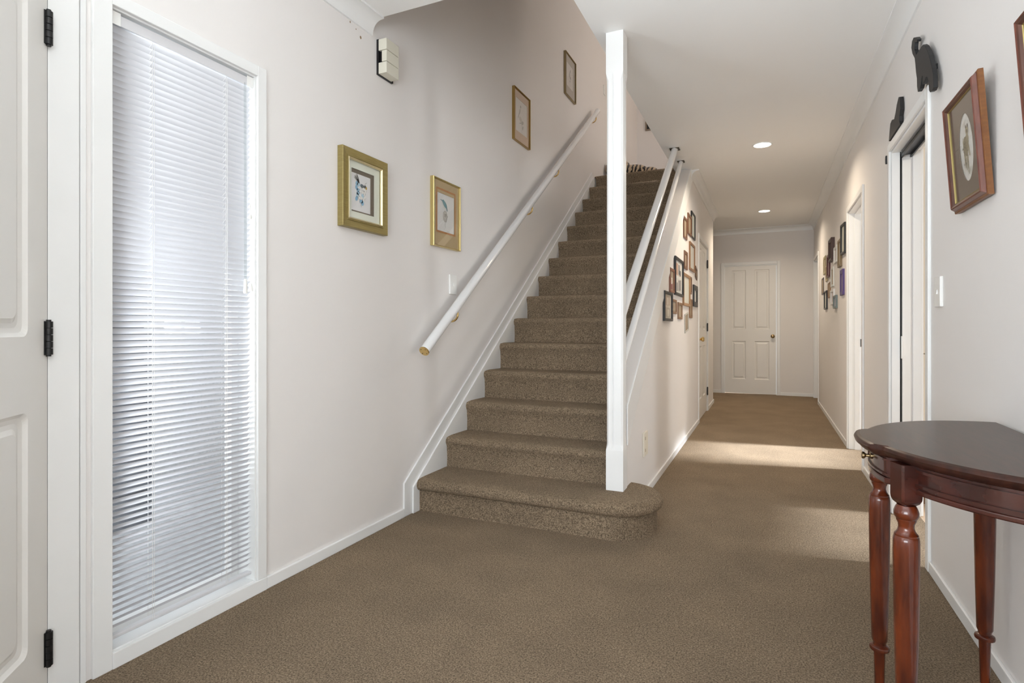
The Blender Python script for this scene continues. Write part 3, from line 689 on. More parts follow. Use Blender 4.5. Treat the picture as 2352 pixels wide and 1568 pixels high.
# --- bird prints on the left wall
INK = (0.14, 0.14, 0.14); GRY = (0.36, 0.36, 0.34); BLU = (0.24, 0.44, 0.60); PBL = (0.42, 0.60, 0.70); WHT = (0.80, 0.79, 0.76); TEAL = (0.15, 0.30, 0.33)
def E(cx, cz, rx, rz, rot, lay, col): return ('e', cx, cz, rx, rz, R(rot), lay, col)
def Pg(pts, lay, col): return ('p', pts, lay, col)
sh = []
# fantail on blue blossoms: coordinates in metres, centre x, z from the frame foot
for i, a in enumerate((150, 138, 126, 114)):
    sh.append(E(-0.020 + 0.022 * math.cos(R(a)), 0.236 + 0.022 * math.sin(R(a)), 0.024, 0.004, a, 2, INK if i % 2 else GRY))
sh += [E(0.004, 0.224, 0.018, 0.010, -20, 3, (0.10, 0.13, 0.15)), E(0.012, 0.213, 0.011, 0.007, -10, 4, WHT), E(0.022, 0.228, 0.008, 0.007, 0, 4, INK), E(0.030, 0.222, 0.007, 0.008, 0, 4, (0.62, 0.42, 0.10))]
for x, z, c in [(-0.038, 0.232, BLU), (-0.026, 0.228, PBL), (-0.040, 0.210, BLU), (-0.028, 0.200, BLU), (-0.034, 0.176, PBL), (-0.040, 0.158, BLU), (-0.028, 0.186, BLU), (0.004, 0.178, PBL), (-0.006, 0.150, BLU), (0.004, 0.143, BLU)]:
    sh.append(E(x, z, 0.012, 0.009, random.uniform(0, 180), 2, c))
for x, z in [(-0.012, 0.198), (0.004, 0.196), (0.018, 0.192), (-0.014, 0.178), (0.020, 0.174), (-0.004, 0.166), (0.012, 0.160), (-0.018, 0.164), (0.024, 0.206)]:
    sh.append(E(x, z, 0.0095, 0.007, random.uniform(0, 180), 3, WHT)); sh.append(E(x, z, 0.0105, 0.0078, 0, 1, GRY))
sh += [E(0.028, 0.244, 0.010, 0.0015, 40, 1, GRY), E(-0.006, 0.130, 0.0015, 0.008, 10, 1, GRY)]
GOLDM = mat('olive_gold_frame', (0.30, 0.235, 0.085), 0.38, 0.55, col2=(0.37, 0.30, 0.12), nscale=20, stretch=(1, 1, 18))
g1 = picture('wide olive-gold frame with a fantail bird on blue flowers', 'L', 2.041, 2.378, 1.502, 1.873, 0.045, 0.032, (0.5, 0.4, 0.15), mcol=(0.72, 0.75, 0.66), mw=(0.0345, 0.0435, 0.038, 0.038),
             pcol=(0.13, 0.105, 0.075), glass=True, fmat=GOLDM, prof=[(0, 0), (0, 0.030), (0.002, 0.032), (0.034, 0.026), (0.034, 0.030), (0.038, 0.031), (0.045, 0.024), (0.045, 0)])  # dark brown print colour is the deep mount's shadow, painted behind the card
# inner white card of the deep mount
m_ = MB(); m_.box(-0.0885, 0.052, -0.0123, -0.0116, 0.090, 0.268); cardp = m_.build('card', paint((0.74, 0.74, 0.74), 0.8), g1)
m_, ms = art_mesh(sh, g1); a = m_.build('drawing', ms, cardp); a.location = (-0.012, -0.0124, -0.010)
m_ = MB(); frame_ring(m_, 0.255, 0.289, [(0, 0.024), (0, 0.030), (0.004, 0.032), (0.008, 0.026), (0.008, 0.02)]); o = m_.build('gilt_slip', paint((0.80, 0.70, 0.45), 0.3, 0.7), g1, fix=True); o.location = (0, 0, 0.041)
sh = [E(-0.010, 0.268, 0.030, 0.015, -38, 3, TEAL), E(-0.012, 0.256, 0.018, 0.016, -30, 2, (0.66, 0.66, 0.60)), E(-0.030, 0.284, 0.011, 0.010, 0, 4, TEAL), E(-0.050, 0.287, 0.014, 0.0025, -10, 3, TEAL), E(0.012, 0.244, 0.006, 0.016, 20, 4, (0.10, 0.2, 0.22)),
      E(-0.006, 0.195, 0.026, 0.036, 0, 1, (0.46, 0.44, 0.40)), E(-0.008, 0.197, 0.018, 0.026, 0, 2, (0.58, 0.56, 0.51)), E(-0.004, 0.200, 0.009, 0.012, 0, 3, (0.40, 0.38, 0.34)), E(-0.004, 0.142, 0.0016, 0.022, 3, 1, GRY), E(0.03, 0.108, 0.022, 0.0008, -6, 1, GRY), E(-0.018, 0.116, 0.004, 0.0012, 60, 1, GRY)]
for i in range(26):
    a = random.uniform(0, 6.28); q = random.uniform(0.3, 1); sh.append(E(-0.006 + 0.026 * q * math.cos(a), 0.195 + 0.036 * q * math.sin(a), 0.007, 0.0012, random.uniform(0, 180), 4, random.choice([GRY, (0.25, 0.23, 0.2), (0.5, 0.47, 0.42)])))
GM2 = paint((0.62, 0.50, 0.22), 0.25, 0.9)
p2 = picture('slim gold frame with a blue-backed bird on a nest, above the switch', 'L', 2.826, 3.146, 1.516, 1.925, 0.009, 0.026, (0.6, 0.5, 0.2), mcol=(0.47, 0.36, 0.20), mw=(0.050, 0.050, 0.088, 0.072), pcol=(0.70, 0.70, 0.68), glass=True, fmat=GM2, shapes=sh)
m_ = MB(); frame_ring(m_, 0.225, 0.268, [(0, 0.0125), (0, 0.0130), (0.011, 0.0130), (0.011, 0.0125)]); o = m_.build('inner_mount', paint((0.45, 0.20, 0.06), 0.8), p2, fix=True); o.location = (0, 0, 0.088)
sh = [E(-0.030, 0.255, 0.010, 0.026, -18, 2, (0.42, 0.41, 0.37)), E(-0.014, 0.296, 0.010, 0.012, 0, 3, (0.34, 0.33, 0.30)), E(-0.055, 0.215, 0.004, 0.030, -25, 3, (0.30, 0.29, 0.27)), E(-0.012, 0.195, 0.034, 0.020, -20, 1, (0.55, 0.53, 0.47)), E(0.022, 0.178, 0.026, 0.014, 30, 2, (0.42, 0.41, 0.37)), E(0.012, 0.135, 0.0022, 0.045, 2, 1, GRY), E(0.030, 0.140, 0.009, 0.018, -20, 2, (0.40, 0.39, 0.36)), E(-0.02, 0.165, 0.020, 0.004, 15, 2, GRY)]
GM3 = paint((0.42, 0.28, 0.10), 0.32, 0.85)
picture('slim bronze frame with a grey long-tailed bird, above the handrail', 'L', 3.995, 4.315, 2.499, 2.911, 0.008, 0.024, (0.4, 0.3, 0.1), mcol=(0.55, 0.40, 0.27), mw=(0.042, 0.034, 0.078, 0.058), pcol=(0.68, 0.66, 0.62), glass=True, fmat=GM3, shapes=sh)
sh = [E(0.010, 0.275, 0.020, 0.009, 60, 2, (0.25, 0.24, 0.23)), E(-0.012, 0.235, 0.010, 0.030, -12, 2, (0.25, 0.24, 0.23)), E(0.012, 0.210, 0.020, 0.016, 0, 2, (0.3, 0.29, 0.27)), E(0.0, 0.175, 0.018, 0.009, 20, 3, (0.4, 0.39, 0.36)), E(0.0, 0.14, 0.002, 0.03, 0, 1, GRY)]
picture('highest slim frame with a dark bird sketch up the stairwell', 'L', 5.217, 5.540, 3.318, 3.731, 0.007, 0.024, (0.35, 0.27, 0.14), mcol=(0.42, 0.38, 0.32), mw=(0.048, 0.056, 0.096, 0.072), pcol=(0.66, 0.63, 0.59), glass=True, fmat=paint((0.36, 0.29, 0.16), 0.32, 0.8), shapes=sh)

# --- pair of red-brown frames on the right wall
def rb_frame(label, yc, z0, shapes, tilt):
    w, h = 0.335, 0.385
    e = tag(empty('framed_picture', (XR - 0.006, yc, z0)), label, 'picture', 'red-brown framed prints on the right wall')
    e.rotation_euler = (R(tilt), 0, R(-90))
    MR = mat('redwood_' + label[:12], (0.105, 0.030, 0.018), 0.35, col2=(0.155, 0.046, 0.026), nscale=14, stretch=(8, 8, 2), coat=0.2)
    MO = mat('darkwood_' + label[:12], (0.06, 0.022, 0.014), 0.4, col2=(0.10, 0.035, 0.020), nscale=14, coat=0.2)
    MO2 = mat('orangewood_' + label[:12], (0.20, 0.078, 0.020), 0.42, col2=(0.16, 0.058, 0.015), nscale=12, stretch=(3, 3, 8))
    m = frame_ring(MB(), w, h, [(0, 0), (0, 0.013), (0.002, 0.015), (0.005, 0.016), (0.005, 0.0)]); m.build('outer_edge', MO2, e, fix=True)
    m = frame_ring(MB(), w - 0.008, h - 0.008, [(0, 0.0), (0, 0.0155), (0.003, 0.017), (0.004, 0.0165), (0.010, 0.027), (0.013, 0.030), (0.016, 0.028), (0.016, 0)]); o = m.build('frame', MR, e, fix=True); o.location = (0, 0, 0.004)
    m = frame_ring(MB(), w - 0.036, h - 0.036, [(0, 0.0), (0, 0.026), (0.003, 0.0275), (0.007, 0.025), (0.012, 0.019), (0.012, 0)]); o = m.build('inner_frame', MO, e, fix=True); o.location = (0, 0, 0.018)
    m = frame_ring(MB(), w - 0.060, h - 0.060, [(0, 0.0), (0, 0.0185), (0.0015, 0.0195), (0.003, 0.0175), (0.003, 0)]); o = m.build('gilt_slip', paint((0.42, 0.33, 0.13), 0.35, 0.8), e, fix=True); o.location = (0, 0, 0.030)
    # mount with oval opening
    iw, ih = w / 2 - 0.034, h / 2 - 0.034; a, b = 0.070, 0.112; n = 48; m = MB()
    zc = h / 2
    inn = [(a * math.cos(2 * math.pi * i / n), b * math.sin(2 * math.pi * i / n)) for i in range(n)]
    out = []
    for x, z in inn:
        k = min(iw / max(abs(x), 1e-6), ih / max(abs(z), 1e-6)); out.append((x * k, z * k))
    rings = [[(x, -0.0135, zc + z) for x, z in out], [(x, -0.0135, zc + z) for x, z in inn], [(x * 0.985, -0.0115, zc + z * 0.985) for x, z in inn]]
    m.loft(rings, False, False)
    for sx, sz in ((1, 1), (-1, 1), (-1, -1), (1, -1)):
        pass
    m.box(-iw, iw, -0.0112, -0.0110, zc - ih, zc - b * 1.02); m.box(-iw, iw, -0.0112, -0.0110, zc + b * 1.02, zc + ih)
    m.box(-iw, -a * 1.02, -0.0112, -0.0110, zc - b * 1.02, zc + b * 1.02); m.box(a * 1.02, iw, -0.0112, -0.0110, zc - b * 1.02, zc + b * 1.02)
    m.build('mount', paint((0.16, 0.125, 0.095), 0.8), e, fix=True)
    m = MB(); m.box(-iw, iw, -0.0095, -0.008, zc - ih, zc + ih); pr = m.build('print', paint((0.84, 0.83, 0.79), 0.8), e)
    if shapes:
        m, ms = art_mesh(shapes, e); a = m.build('drawing', ms, pr); a.location = (0, -0.0096, zc)
    m = MB(); m.box(-iw, iw, -0.0165, -0.0155, zc - ih, zc + ih); m.build('glass', M_GLASS, e)
    m = MB(); m.box(-w / 2 + 0.01, w / 2 - 0.01, -0.004, -0.001, 0.01, h - 0.01); m.build('backing_board', paint((0.3, 0.24, 0.17), 0.8), e)
    m = MB(); m.tube([(-0.11, 0.004, h - 0.10), (0, 0.010, h - 0.055), (0.11, 0.004, h - 0.10)], 0.0012, 6); m.build('hanging_wire', M_BRASS, e)
    return e
FUR = (0.33, 0.29, 0.16); FUR2 = (0.46, 0.41, 0.27); SPT = (0.12, 0.09, 0.07); GRS = (0.30, 0.31, 0.20)
sh = [E(-0.010, 0.005, 0.020, 0.034, 10, 1, FUR), E(0.004, 0.020, 0.018, 0.022, -20, 1, FUR2), E(-0.020, -0.030, 0.007, 0.036, 3, 1, FUR2), E(0.000, -0.034, 0.006, 0.032, -3, 1, FUR2), E(0.018, -0.012, 0.006, 0.026, 14, 1, FUR2),
      E(0.012, 0.052, 0.014, 0.013, 0, 2, FUR2), E(0.004, 0.066, 0.005, 0.007, 20, 2, SPT), E(0.021, 0.066, 0.005, 0.007, -20, 2, SPT), E(0.013, 0.050, 0.006, 0.006, 0, 3, SPT), E(-0.030, -0.010, 0.004, 0.045, 4, 1, FUR)]
for i in range(34):
    sh.append(E(random.gauss(-0.010, 0.013), random.uniform(-0.06, 0.04), 0.0028, 0.0018, random.uniform(0, 180), 4, SPT))
for i in range(30):
    sh.append(E(random.gauss(0.0, 0.020), random.uniform(-0.086, -0.045), 0.0010, 0.011, random.uniform(-35, 35), 3, random.choice([GRS, (0.55, 0.54, 0.42), (0.4, 0.36, 0.28)])))
for i in range(10):
    sh.append(E(random.gauss(0.0, 0.026), random.uniform(0.03, 0.085), 0.0010, 0.010, random.uniform(-50, 50), 1, (0.62, 0.60, 0.52)))
rb_frame('red-brown frame with a spotted animal in an oval brown mount', 2.313, 1.434, sh, 4.0)
rb_frame('red-brown frame cut off by the right picture edge', 1.672, 1.434, sh[:12], 4.0)
mb = MB(); mb.tube([(XR, 2.3, 1.80), (XR - 0.010, 2.3, 1.797), (XR - 0.012, 2.3, 1.803)], 0.0015, 6); mb.box(XR - 0.003, XR, 2.292, 2.308, 1.79, 1.825)
tag(mb.build('picture_hook', M_BRASS), 'small brass hook behind the spotted-animal picture', 'hook')

# --- gallery on the stair wall
BR = (0.16, 0.072, 0.034); BR2 = (0.23, 0.118, 0.052); DK = (0.085, 0.04, 0.022); BK = (0.012, 0.012, 0.012); PALE = (0.70, 0.68, 0.62)
GS = 'family photo frames on the stair wall'
def sq(w, h, items): return [Pg([(x0 * w, z0 * h), (x1 * w, z0 * h), (x1 * w, z1_ * h), (x0 * w, z1_ * h)], k, c) for k, (x0, x1, z0, z1_, c) in enumerate(items)]
P1 = (0.10, 0.10, 0.10); P2 = (0.55, 0.53, 0.50); P3 = (0.55, 0.36, 0.26); P4 = (0.30, 0.42, 0.52)
gal = [
 ('slim brown frame, lower left of the three frames highest on the stair wall', 5.186, 5.404, 1.833, 2.026, 0.022, 0.018, BR, PALE, None, 0),
 ('slim brown frame in the middle of the three highest on the stair wall', 5.477, 5.732, 1.913, 2.107, 0.024, 0.018, BR, PALE, None, 0),
 ('black-edged frame with pale glass, topmost on the stair wall', 5.730, 6.025, 1.918, 2.172, 0.016, 0.022, BK, (0.52, 0.54, 0.50), None, 0),
 ('tall brown frame on the stair wall below the topmost black-edged frame', 5.600, 5.990, 1.587, 1.857, 0.022, 0.022, BR2, (0.55, 0.54, 0.49), None, 0),
 ('narrow dark brown frame right above the large light brown frame', 5.231, 5.428, 1.561, 1.724, 0.026, 0.018, BR, (0.22, 0.14, 0.09), None, 0),
 ('tiny dark frame hanging crooked against the cupboard door casing', 6.075, 6.215, 1.545, 1.660, 0.022, 0.014, DK, PALE, None, -14),
 ('large black frame holding two black-and-white photographs', 4.640, 5.100, 1.296, 1.606, 0.022, 0.030, BK, (0.60, 0.59, 0.56), 'two', 0),
 ('red-brown frame with a colour photograph, left of the large black frame', 4.406, 4.625, 1.304, 1.491, 0.020, 0.018, (0.22, 0.085, 0.045), (0.42, 0.46, 0.52), 'photo', 0),
 ('large light brown frame with a plain pale print on the stair wall', 5.143, 5.585, 1.228, 1.519, 0.026, 0.026, (0.34, 0.19, 0.09), (0.60, 0.60, 0.54), None, 0),
 ('small brown frame tucked beside the upper right of the large light brown one', 5.605, 5.755, 1.357, 1.523, 0.020, 0.016, BR, PALE, None, 0),
 ('narrow black frame closest to the cupboard door', 5.889, 6.206, 1.245, 1.463, 0.050, 0.026, BK, (0.60, 0.60, 0.56), None, 0),
 ('black frame with two brownish photographs, leftmost on the stair wall', 4.127, 4.490, 1.080, 1.298, 0.020, 0.028, BK, (0.58, 0.54, 0.46), 'two2', 0),
 ('small brown frame just right of the leftmost black frame', 4.535, 4.750, 1.142, 1.256, 0.018, 0.016, BR2, (0.60, 0.55, 0.45), None, 0),
 ('brown upright frame below the large black frame', 4.845, 5.085, 1.103, 1.244, 0.022, 0.016, BR2, (0.62, 0.60, 0.52), None, 0),
 ('brown frame tucked below the right of the large light brown one', 5.600, 5.800, 1.125, 1.308, 0.022, 0.016, BR2, PALE, None, 0),
 ('pale silver frame hanging crooked, lowest on the stair wall', 5.280, 5.520, 0.995, 1.165, 0.014, 0.014, (0.50, 0.50, 0.46), (0.48, 0.48, 0.42), 'photo', 7),
]
for lb, y0, y1, z0, zt, fw, dp, fc, pc, kind, roll in gal:
    w, h = y1 - y0, zt - z0; shp = None
    if kind == 'two':
        shp = sq(w, h, [(-0.34, 0.30, 0.54, 0.86, (0.50, 0.33, 0.25)), (-0.08, 0.30, 0.55, 0.86, P2), (0.0, 0.10, 0.57, 0.84, P1), (0.12, 0.26, 0.55, 0.70, P1), (-0.34, 0.30, 0.12, 0.46, P2), (-0.25, -0.16, 0.12, 0.34, P1), (-0.02, 0.08, 0.14, 0.42, P1), (0.16, 0.24, 0.16, 0.44, P1)])
    if kind == 'two2':
        shp = sq(w, h, [(-0.30, 0.30, 0.54, 0.86, (0.48, 0.40, 0.32)), (-0.1, 0.08, 0.56, 0.80, (0.66, 0.60, 0.52)), (-0.30, 0.30, 0.14, 0.46, (0.45, 0.41, 0.34)), (-0.05, 0.16, 0.16, 0.40, (0.62, 0.58, 0.50))])
    if kind == 'photo':
        shp = sq(w, h, [(-0.30, 0.30, 0.62, 0.86, P4), (-0.30, 0.30, 0.14, 0.40, (0.24, 0.10, 0.09)), (-0.10, 0.12, 0.36, 0.62, (0.70, 0.68, 0.64)), (-0.22, -0.05, 0.40, 0.58, (0.42, 0.25, 0.18))]) if roll == 0 else sq(w, h, [(-0.3, 0.3, 0.15, 0.5, (0.34, 0.36, 0.27)), (-0.1, 0.15, 0.3, 0.7, (0.58, 0.56, 0.50))])
    picture(lb, 'S', y0, y1, z0, zt, fw, dp * 0.65, fc, name='photo_frame', group=GS, pcol=pc, roll=-roll, shapes=shp, cat='photo frame')

# --- gallery on the right wall
GR = 'family photo frames on the right wall'
gal2 = [
 ('black frame with pale photo hanging crooked beside the open doorway', 5.690, 5.985, 1.690, 1.962, 0.022, 0.036, BK, (0.50, 0.50, 0.43), 3.0),
 ('deep dark brown frame, second highest on the right wall gallery', 6.640, 6.940, 1.731, 1.962, 0.030, 0.060, (0.055, 0.022, 0.014), (0.30, 0.25, 0.2), 0),
 ('white frame between the deep dark brown and olive frames', 6.290, 6.590, 1.675, 1.839, 0.024, 0.030, (0.74, 0.76, 0.75), (0.62, 0.58, 0.57), 0),
 ('olive-brown frame just left of the crooked black frame', 6.000, 6.205, 1.601, 1.858, 0.022, 0.034, (0.17, 0.12, 0.06), (0.52, 0.48, 0.42), 0),
 ('olive-gold frame, upper far end of the right wall gallery', 7.560, 7.838, 1.671, 1.882, 0.030, 0.018, (0.38, 0.33, 0.17), (0.55, 0.50, 0.36), 0),
 ('small gold frame overlapping below the olive-gold frame', 7.320, 7.547, 1.568, 1.755, 0.022, 0.018, (0.40, 0.32, 0.16), (0.55, 0.50, 0.38), 0),
 ('dark red frame below the deep dark brown frame', 7.068, 7.304, 1.593, 1.844, 0.024, 0.032, (0.10, 0.018, 0.018), (0.50, 0.44, 0.46), 0),
 ('slim white frame in the centre of the right wall gallery', 6.684, 6.940, 1.462, 1.665, 0.022, 0.022, (0.72, 0.74, 0.71), (0.12, 0.14, 0.11), 0),
 ('white frame with black edge, farthest on the right wall', 7.850, 8.099, 1.444, 1.646, 0.016, 0.014, (0.10, 0.08, 0.08), (0.74, 0.74, 0.72), 0),
 ('thin brown frame beneath the dark red frame', 7.027, 7.277, 1.364, 1.532, 0.014, 0.018, (0.26, 0.13, 0.05), (0.64, 0.57, 0.44), 0),
 ('black frame with white photo, lowest on the right wall', 7.380, 7.670, 1.246, 1.460, 0.018, 0.030, BK, (0.70, 0.70, 0.64), 0),
 ('small white frame beside the grey-green frame', 6.620, 6.940, 1.273, 1.429, 0.026, 0.028, (0.74, 0.75, 0.74), (0.62, 0.58, 0.58), 0),
 ('small grey-green frame near the bottom of the right wall gallery', 6.373, 6.612, 1.225, 1.355, 0.020, 0.034, (0.14, 0.18, 0.18), (0.58, 0.56, 0.62), 0),
 ('purple frame with a slim white-edged photo on the right wall', 5.820, 6.032, 1.327, 1.560, 0.036, 0.030, (0.065, 0.035, 0.16), (0.42, 0.36, 0.34), 0),
]
for lb, y0, y1, z0, zt, fw, dp, fc, pc, roll in gal2:
    picture(lb, 'R', y0, y1, z0, zt, fw, dp * 0.58, fc, name='photo_frame', group=GR, pcol=pc, roll=roll, cat='photo frame')

# upstairs picture glimpsed at the slab edge
mb_e = tag(empty('photo_frame', (-1.62, 8.6, 4.0)), 'dark corner of a frame glimpsed on the upstairs wall', 'photo frame')
m = frame_ring(MB(), 0.12, 0.17, [(0, 0), (0, 0.018), (0.004, 0.02), (0.02, 0.016), (0.02, 0)]); m.build('frame', paint((0.25, 0.2, 0.15), 0.5), mb_e, fix=True)
m = MB(); m.box(-0.045, 0.045, -0.006, -0.002, 0.015, 0.155); m.build('print', paint(BK, 0.6), mb_e)

# ------------------------------------------------------------------ black cats over the sliding doorway
cat1 = [(2.98, 2.291), (3.007, 2.312), (3.049, 2.331), (3.078, 2.329), (3.093, 2.305), (3.071, 2.268), (3.028, 2.229), (3.014, 2.193), (3.003, 2.155), (2.987, 2.122), (2.984, 2.085), (2.966, 2.058), (2.933, 2.058), (2.917, 2.072), (2.907, 2.088), (2.884, 2.096), (2.85, 2.060), (2.814, 2.058), (2.882, 2.0)]
cat1 = [(2.98, 2.291), (3.007, 2.312), (3.049, 2.331), (3.078, 2.329), (3.093, 2.305), (3.071, 2.268), (3.028, 2.229), (3.014, 2.193), (3.003, 2.155), (2.987, 2.122), (2.984, 2.085), (2.970, 2.057), (2.933, 2.057), (2.917, 2.070), (2.907, 2.086), (2.895, 2.096), (2.885, 2.092), (2.872, 2.070), (2.862, 2.0575), (2.850, 2.0575), (2.842, 2.0575), (2.835, 2.075), (2.822, 2.083), (2.8885, 2.0)]
cat1 = cat1[:17] + [(2.890, 2.0575), (2.872, 2.0575), (2.852, 2.060), (2.832, 2.066), (2.812, 2.062), (2.800, 2.046), (2.790, 2.022), (2.783, 1.992), (2.768, 1.979), (2.735, 1.972), (2.714, 1.977), (2.716, 2.001), (2.722, 2.033), (2.738, 2.064), (2.759, 2.097), (2.784, 2.135), (2.814, 2.17), (2.85, 2.203), (2.882, 2.223), (2.913, 2.229), (2.953, 2.23), (3.0, 2.232), (3.035, 2.272), (3.035, 2.285), (3.028, 2.301), (2.987, 2.283)]
def silhouette(name, polys, x0, x1, label):
    e = MB()
    for p in polys: e.prism(p, 'x', x0, x1)
    if XR - x1 > 0.01:
        for yy, zz in ((2.93, 2.15), (2.80, 2.09)): e.box(x1, XR - 0.0003, yy - 0.01, yy + 0.01, zz - 0.01, zz + 0.01)
    return tag(e.build(name, M_BLKWOOD, bevel=0.0015), label, 'cat figure', 'black wooden cats over the sliding doorway')
silhouette('wooden_cat', [cat1], XR - 0.032, XR - 0.016, 'black wooden cat straddling the near corner of the doorway')
cat2 = [(3.434, 2.206), (3.407, 2.196), (3.392, 2.132), (3.415, 2.102), (3.415, 2.077), (3.400, 2.0565), (3.690, 2.0565), (3.668, 2.106), (3.647, 2.141), (3.606, 2.147), (3.546, 2.131), (3.508, 2.154), (3.48, 2.183)]
silhouette('wooden_cat', [cat2, [(3.7825, 2.004), (3.7825, 1.955), (3.792, 1.957), (3.797, 1.967), (3.798, 1.985), (3.793, 2.000)]], XR - 0.020, XR - 0.004, 'black wooden cat with tail raised behind the far doorway corner')

# ------------------------------------------------------------------ wall fittings
def switch(label, x, yc, z0, z1_, w, out, sgn, cat='light switch', rockers=((0.5, 0.5),), mt=None, outlet=False):
    e = tag(empty('light_switch' if not outlet else 'power_outlet', (x, yc, z0)), label, cat)
    e.rotation_euler = (0, 0, R(90) * sgn); h = z1_ - z0
    m = MB(); m.box(-w / 2, w / 2, -out, 0, 0, h); m.build('plate', mt or M_PLATE, e, bevel=0.003)
    for u, v in rockers:
        m = MB(); cx, cz = (u - 0.5) * w, v * h
        if outlet:
            m.box(cx - 0.010, cx + 0.010, -out - 0.0012, -out + 0.001, cz - 0.009, cz + 0.009); m.build('socket', paint((0.45, 0.40, 0.30), 0.5), e)
        else:
            m.prism([(-out - 0.0, cz - 0.009), (-out - 0.004, cz - 0.007), (-out - 0.0015, cz + 0.009), (-out, cz + 0.009)], 'x', cx - 0.0045, cx + 0.0045); m.build('toggle', M_PLATE, e)
    return e
switch('white light switch below the slim gold bird frame', XL, 3.080, 1.240, 1.363, 0.085, 0.011, 1)
switch('white light switch high up by the landing', XL, 6.700, 3.855, 3.965, 0.075, 0.009, 1)
switch('white light switch between doorway and red-brown frame', XR, 2.752, 1.113, 1.233, 0.082, 0.012, -1)
switch('cream power outlet low on the stair wall', XS, 3.460, 0.255, 0.398, 0.115, 0.012, 1, 'power outlet', ((0.30, 0.75), (0.30, 0.25)), mt=mat('cream_plate', (0.76, 0.71, 0.60), 0.45), outlet=True)
# door chime
ch = tag(empty('door_chime', (XL, 2.379, 2.315)), 'cream door chime box with black back, high beside the stairwell', 'door chime'); ch.rotation_euler = (0, 0, R(90))
m = MB(); m.box(-0.052, 0.072, -0.012, 0, 0.0, 0.178); m.build('back_plate', M_BLACK, ch)
m = MB(); m.box(-0.040, 0.060, -0.034, -0.012, 0.02, 0.16); m.build('core', M_BLACK, ch)
for z0, z1_, d0 in ((0.1195, 0.176, 0.012), (0.0610, 0.1165, 0.032), (0.002, 0.058, 0.012)):
    m = MB(); m.box(-0.052, 0.052, -0.062, -d0, z0, z1_); m.build('cover', M_CREAM, ch, bevel=0.002)

# downlights
for y, lb in ((5.196, 'nearer round recessed downlight in the hall ceiling'), (8.150, 'farther round recessed downlight in the hall ceiling')):
    e = tag(empty('downlight', (-0.04, y, ZC)), lb, 'ceiling light', 'recessed hall downlights')
    m = MB(); m.loft([[(r * math.cos(2 * math.pi * i / 32), r * math.sin(2 * math.pi * i / 32), z) for i in range(32)] for r, z in ((0.079, 0.0), (0.078, -0.004), (0.068, -0.005), (0.066, -0.001))], False, False)
    m.build('trim_ring', M_TRIM, e, smooth=True, fix=True)
    m = MB(); m.lathe([(-0.0035, 0.064), (-0.001, 0.066)], n=32); m.build('lens', M_LAMP, e, smooth=True)
    ld = bpy.data.lights.new('downlight_beam', 'AREA'); ld.shape = 'DISK'; ld.size = 0.12; ld.energy = 13; ld.color = (1.0, 0.84, 0.65); ld.spread = R(150)
    lo = bpy.data.objects.new('beam', ld); COL.objects.link(lo); lo.parent = e; lo.location = (0, 0, -0.012)

# ------------------------------------------------------------------ half-round console table
YC = 1.70; XBK = 0.612
tb = tag(empty('console_table', (0.42, YC, 0)), 'dark mahogany half-round console table with turned legs', 'table')
TO = tb.location
def bump(dy):
    t = (abs(dy) - 0.108) / 0.020
    t = min(1, max(0, t)); return 1 - t * t * (3 - 2 * t)
def outline(ins, n=160, d0=-1.0, d1=1.0, bk=True, bmp=0.020):
    b, a = 0.415 - ins, 0.385 - ins; pts = []
    for i in range(n + 1):
        ph = R(-90 + 180 * ((i / n) * (d1 - d0) / 2 + (d0 + 1) / 2))
        dy = b * math.sin(ph); x = XBK - a * math.cos(ph) - bmp * bump(dy) * (1 if abs(dy) < 0.2 else 0)
        pts.append((x - TO.x, YC + dy - TO.y))
    return pts
mb = MB(); rings = []
for z, ins in ((0.724, 0.030), (0.725, 0.018), (0.729, 0.010), (0.734, 0.006), (0.737, 0.002), (0.743, 0.0), (0.748, 0.003), (0.7505, 0.008), (0.7505, 0.011), (0.752, 0.013), (0.752, 0.0135), (0.752, 0.017)):
    rings.append([(x, y, z) for x, y in outline(ins)])
mb.loft(rings); mb.build('table_top', M_MAHOGTOP, tb, smooth=True, fix=True)
def apron(dlo, dhi, ins, z0, z1_, th=0.016, bmp=0.0, n=30):
    """strip of curved apron between offsets dlo..dhi"""
    rs = []
    for t in range(n + 1):
        dy = dlo + (dhi - dlo) * t / n; sec = []
        for i_, z in ((ins, z0), (ins + th, z0), (ins + th, z1_), (ins, z1_)):
            b, a = 0.415 - i_, 0.385 - i_
            c = math.sqrt(max(0, 1 - (dy / b) ** 2)); sec.append((XBK - a * c - bmp * bump(dy) - TO.x, dy, z))
        rs.append(sec)
    return rs
for lo, hi in ((-0.365, -0.150), (0.150, 0.365)):
    mb = MB(); mb.loft(apron(lo, hi, 0.034, 0.664, 0.7245)); ap = mb.build('apron', M_MAHOG, tb, smooth=True, fix=True)
    mb = MB()
    for z in (0.6795, 0.7125): mb.loft(apron(lo + 0.025 if lo > 0 else lo + 0.02, hi - 0.02 if lo > 0 else hi - 0.025, 0.0265, z - 0.0030, z + 0.0030, 0.008))
    for e_ in (lo + 0.022, hi - 0.022): mb.loft(apron(e_ - 0.003, e_ + 0.003, 0.0265, 0.6765, 0.7155, 0.008, n=2))
    mb.build('bead', M_MAHOG, ap, smooth=True, fix=True)
    mb = MB(); mb.loft(apron(lo, hi, 0.028, 0.659, 0.671, 0.020)); mb.build('lower_moulding', M_MAHOG, ap, smooth=True, fix=True, bevel=0.003)
mb = MB(); mb.loft(apron(-0.148, 0.148, 0.032, 0.659, 0.674, 0.022, 0.020)); mb.build('drawer_rail', M_MAHOG, tb, smooth=True, fix=True, bevel=0.003)
mb = MB(); mb.loft(apron(-0.140, 0.140, 0.036, 0.6755, 0.722, 0.018, 0.020)); dw = mb.build('drawer', M_MAHOG, tb, smooth=True, fix=True)
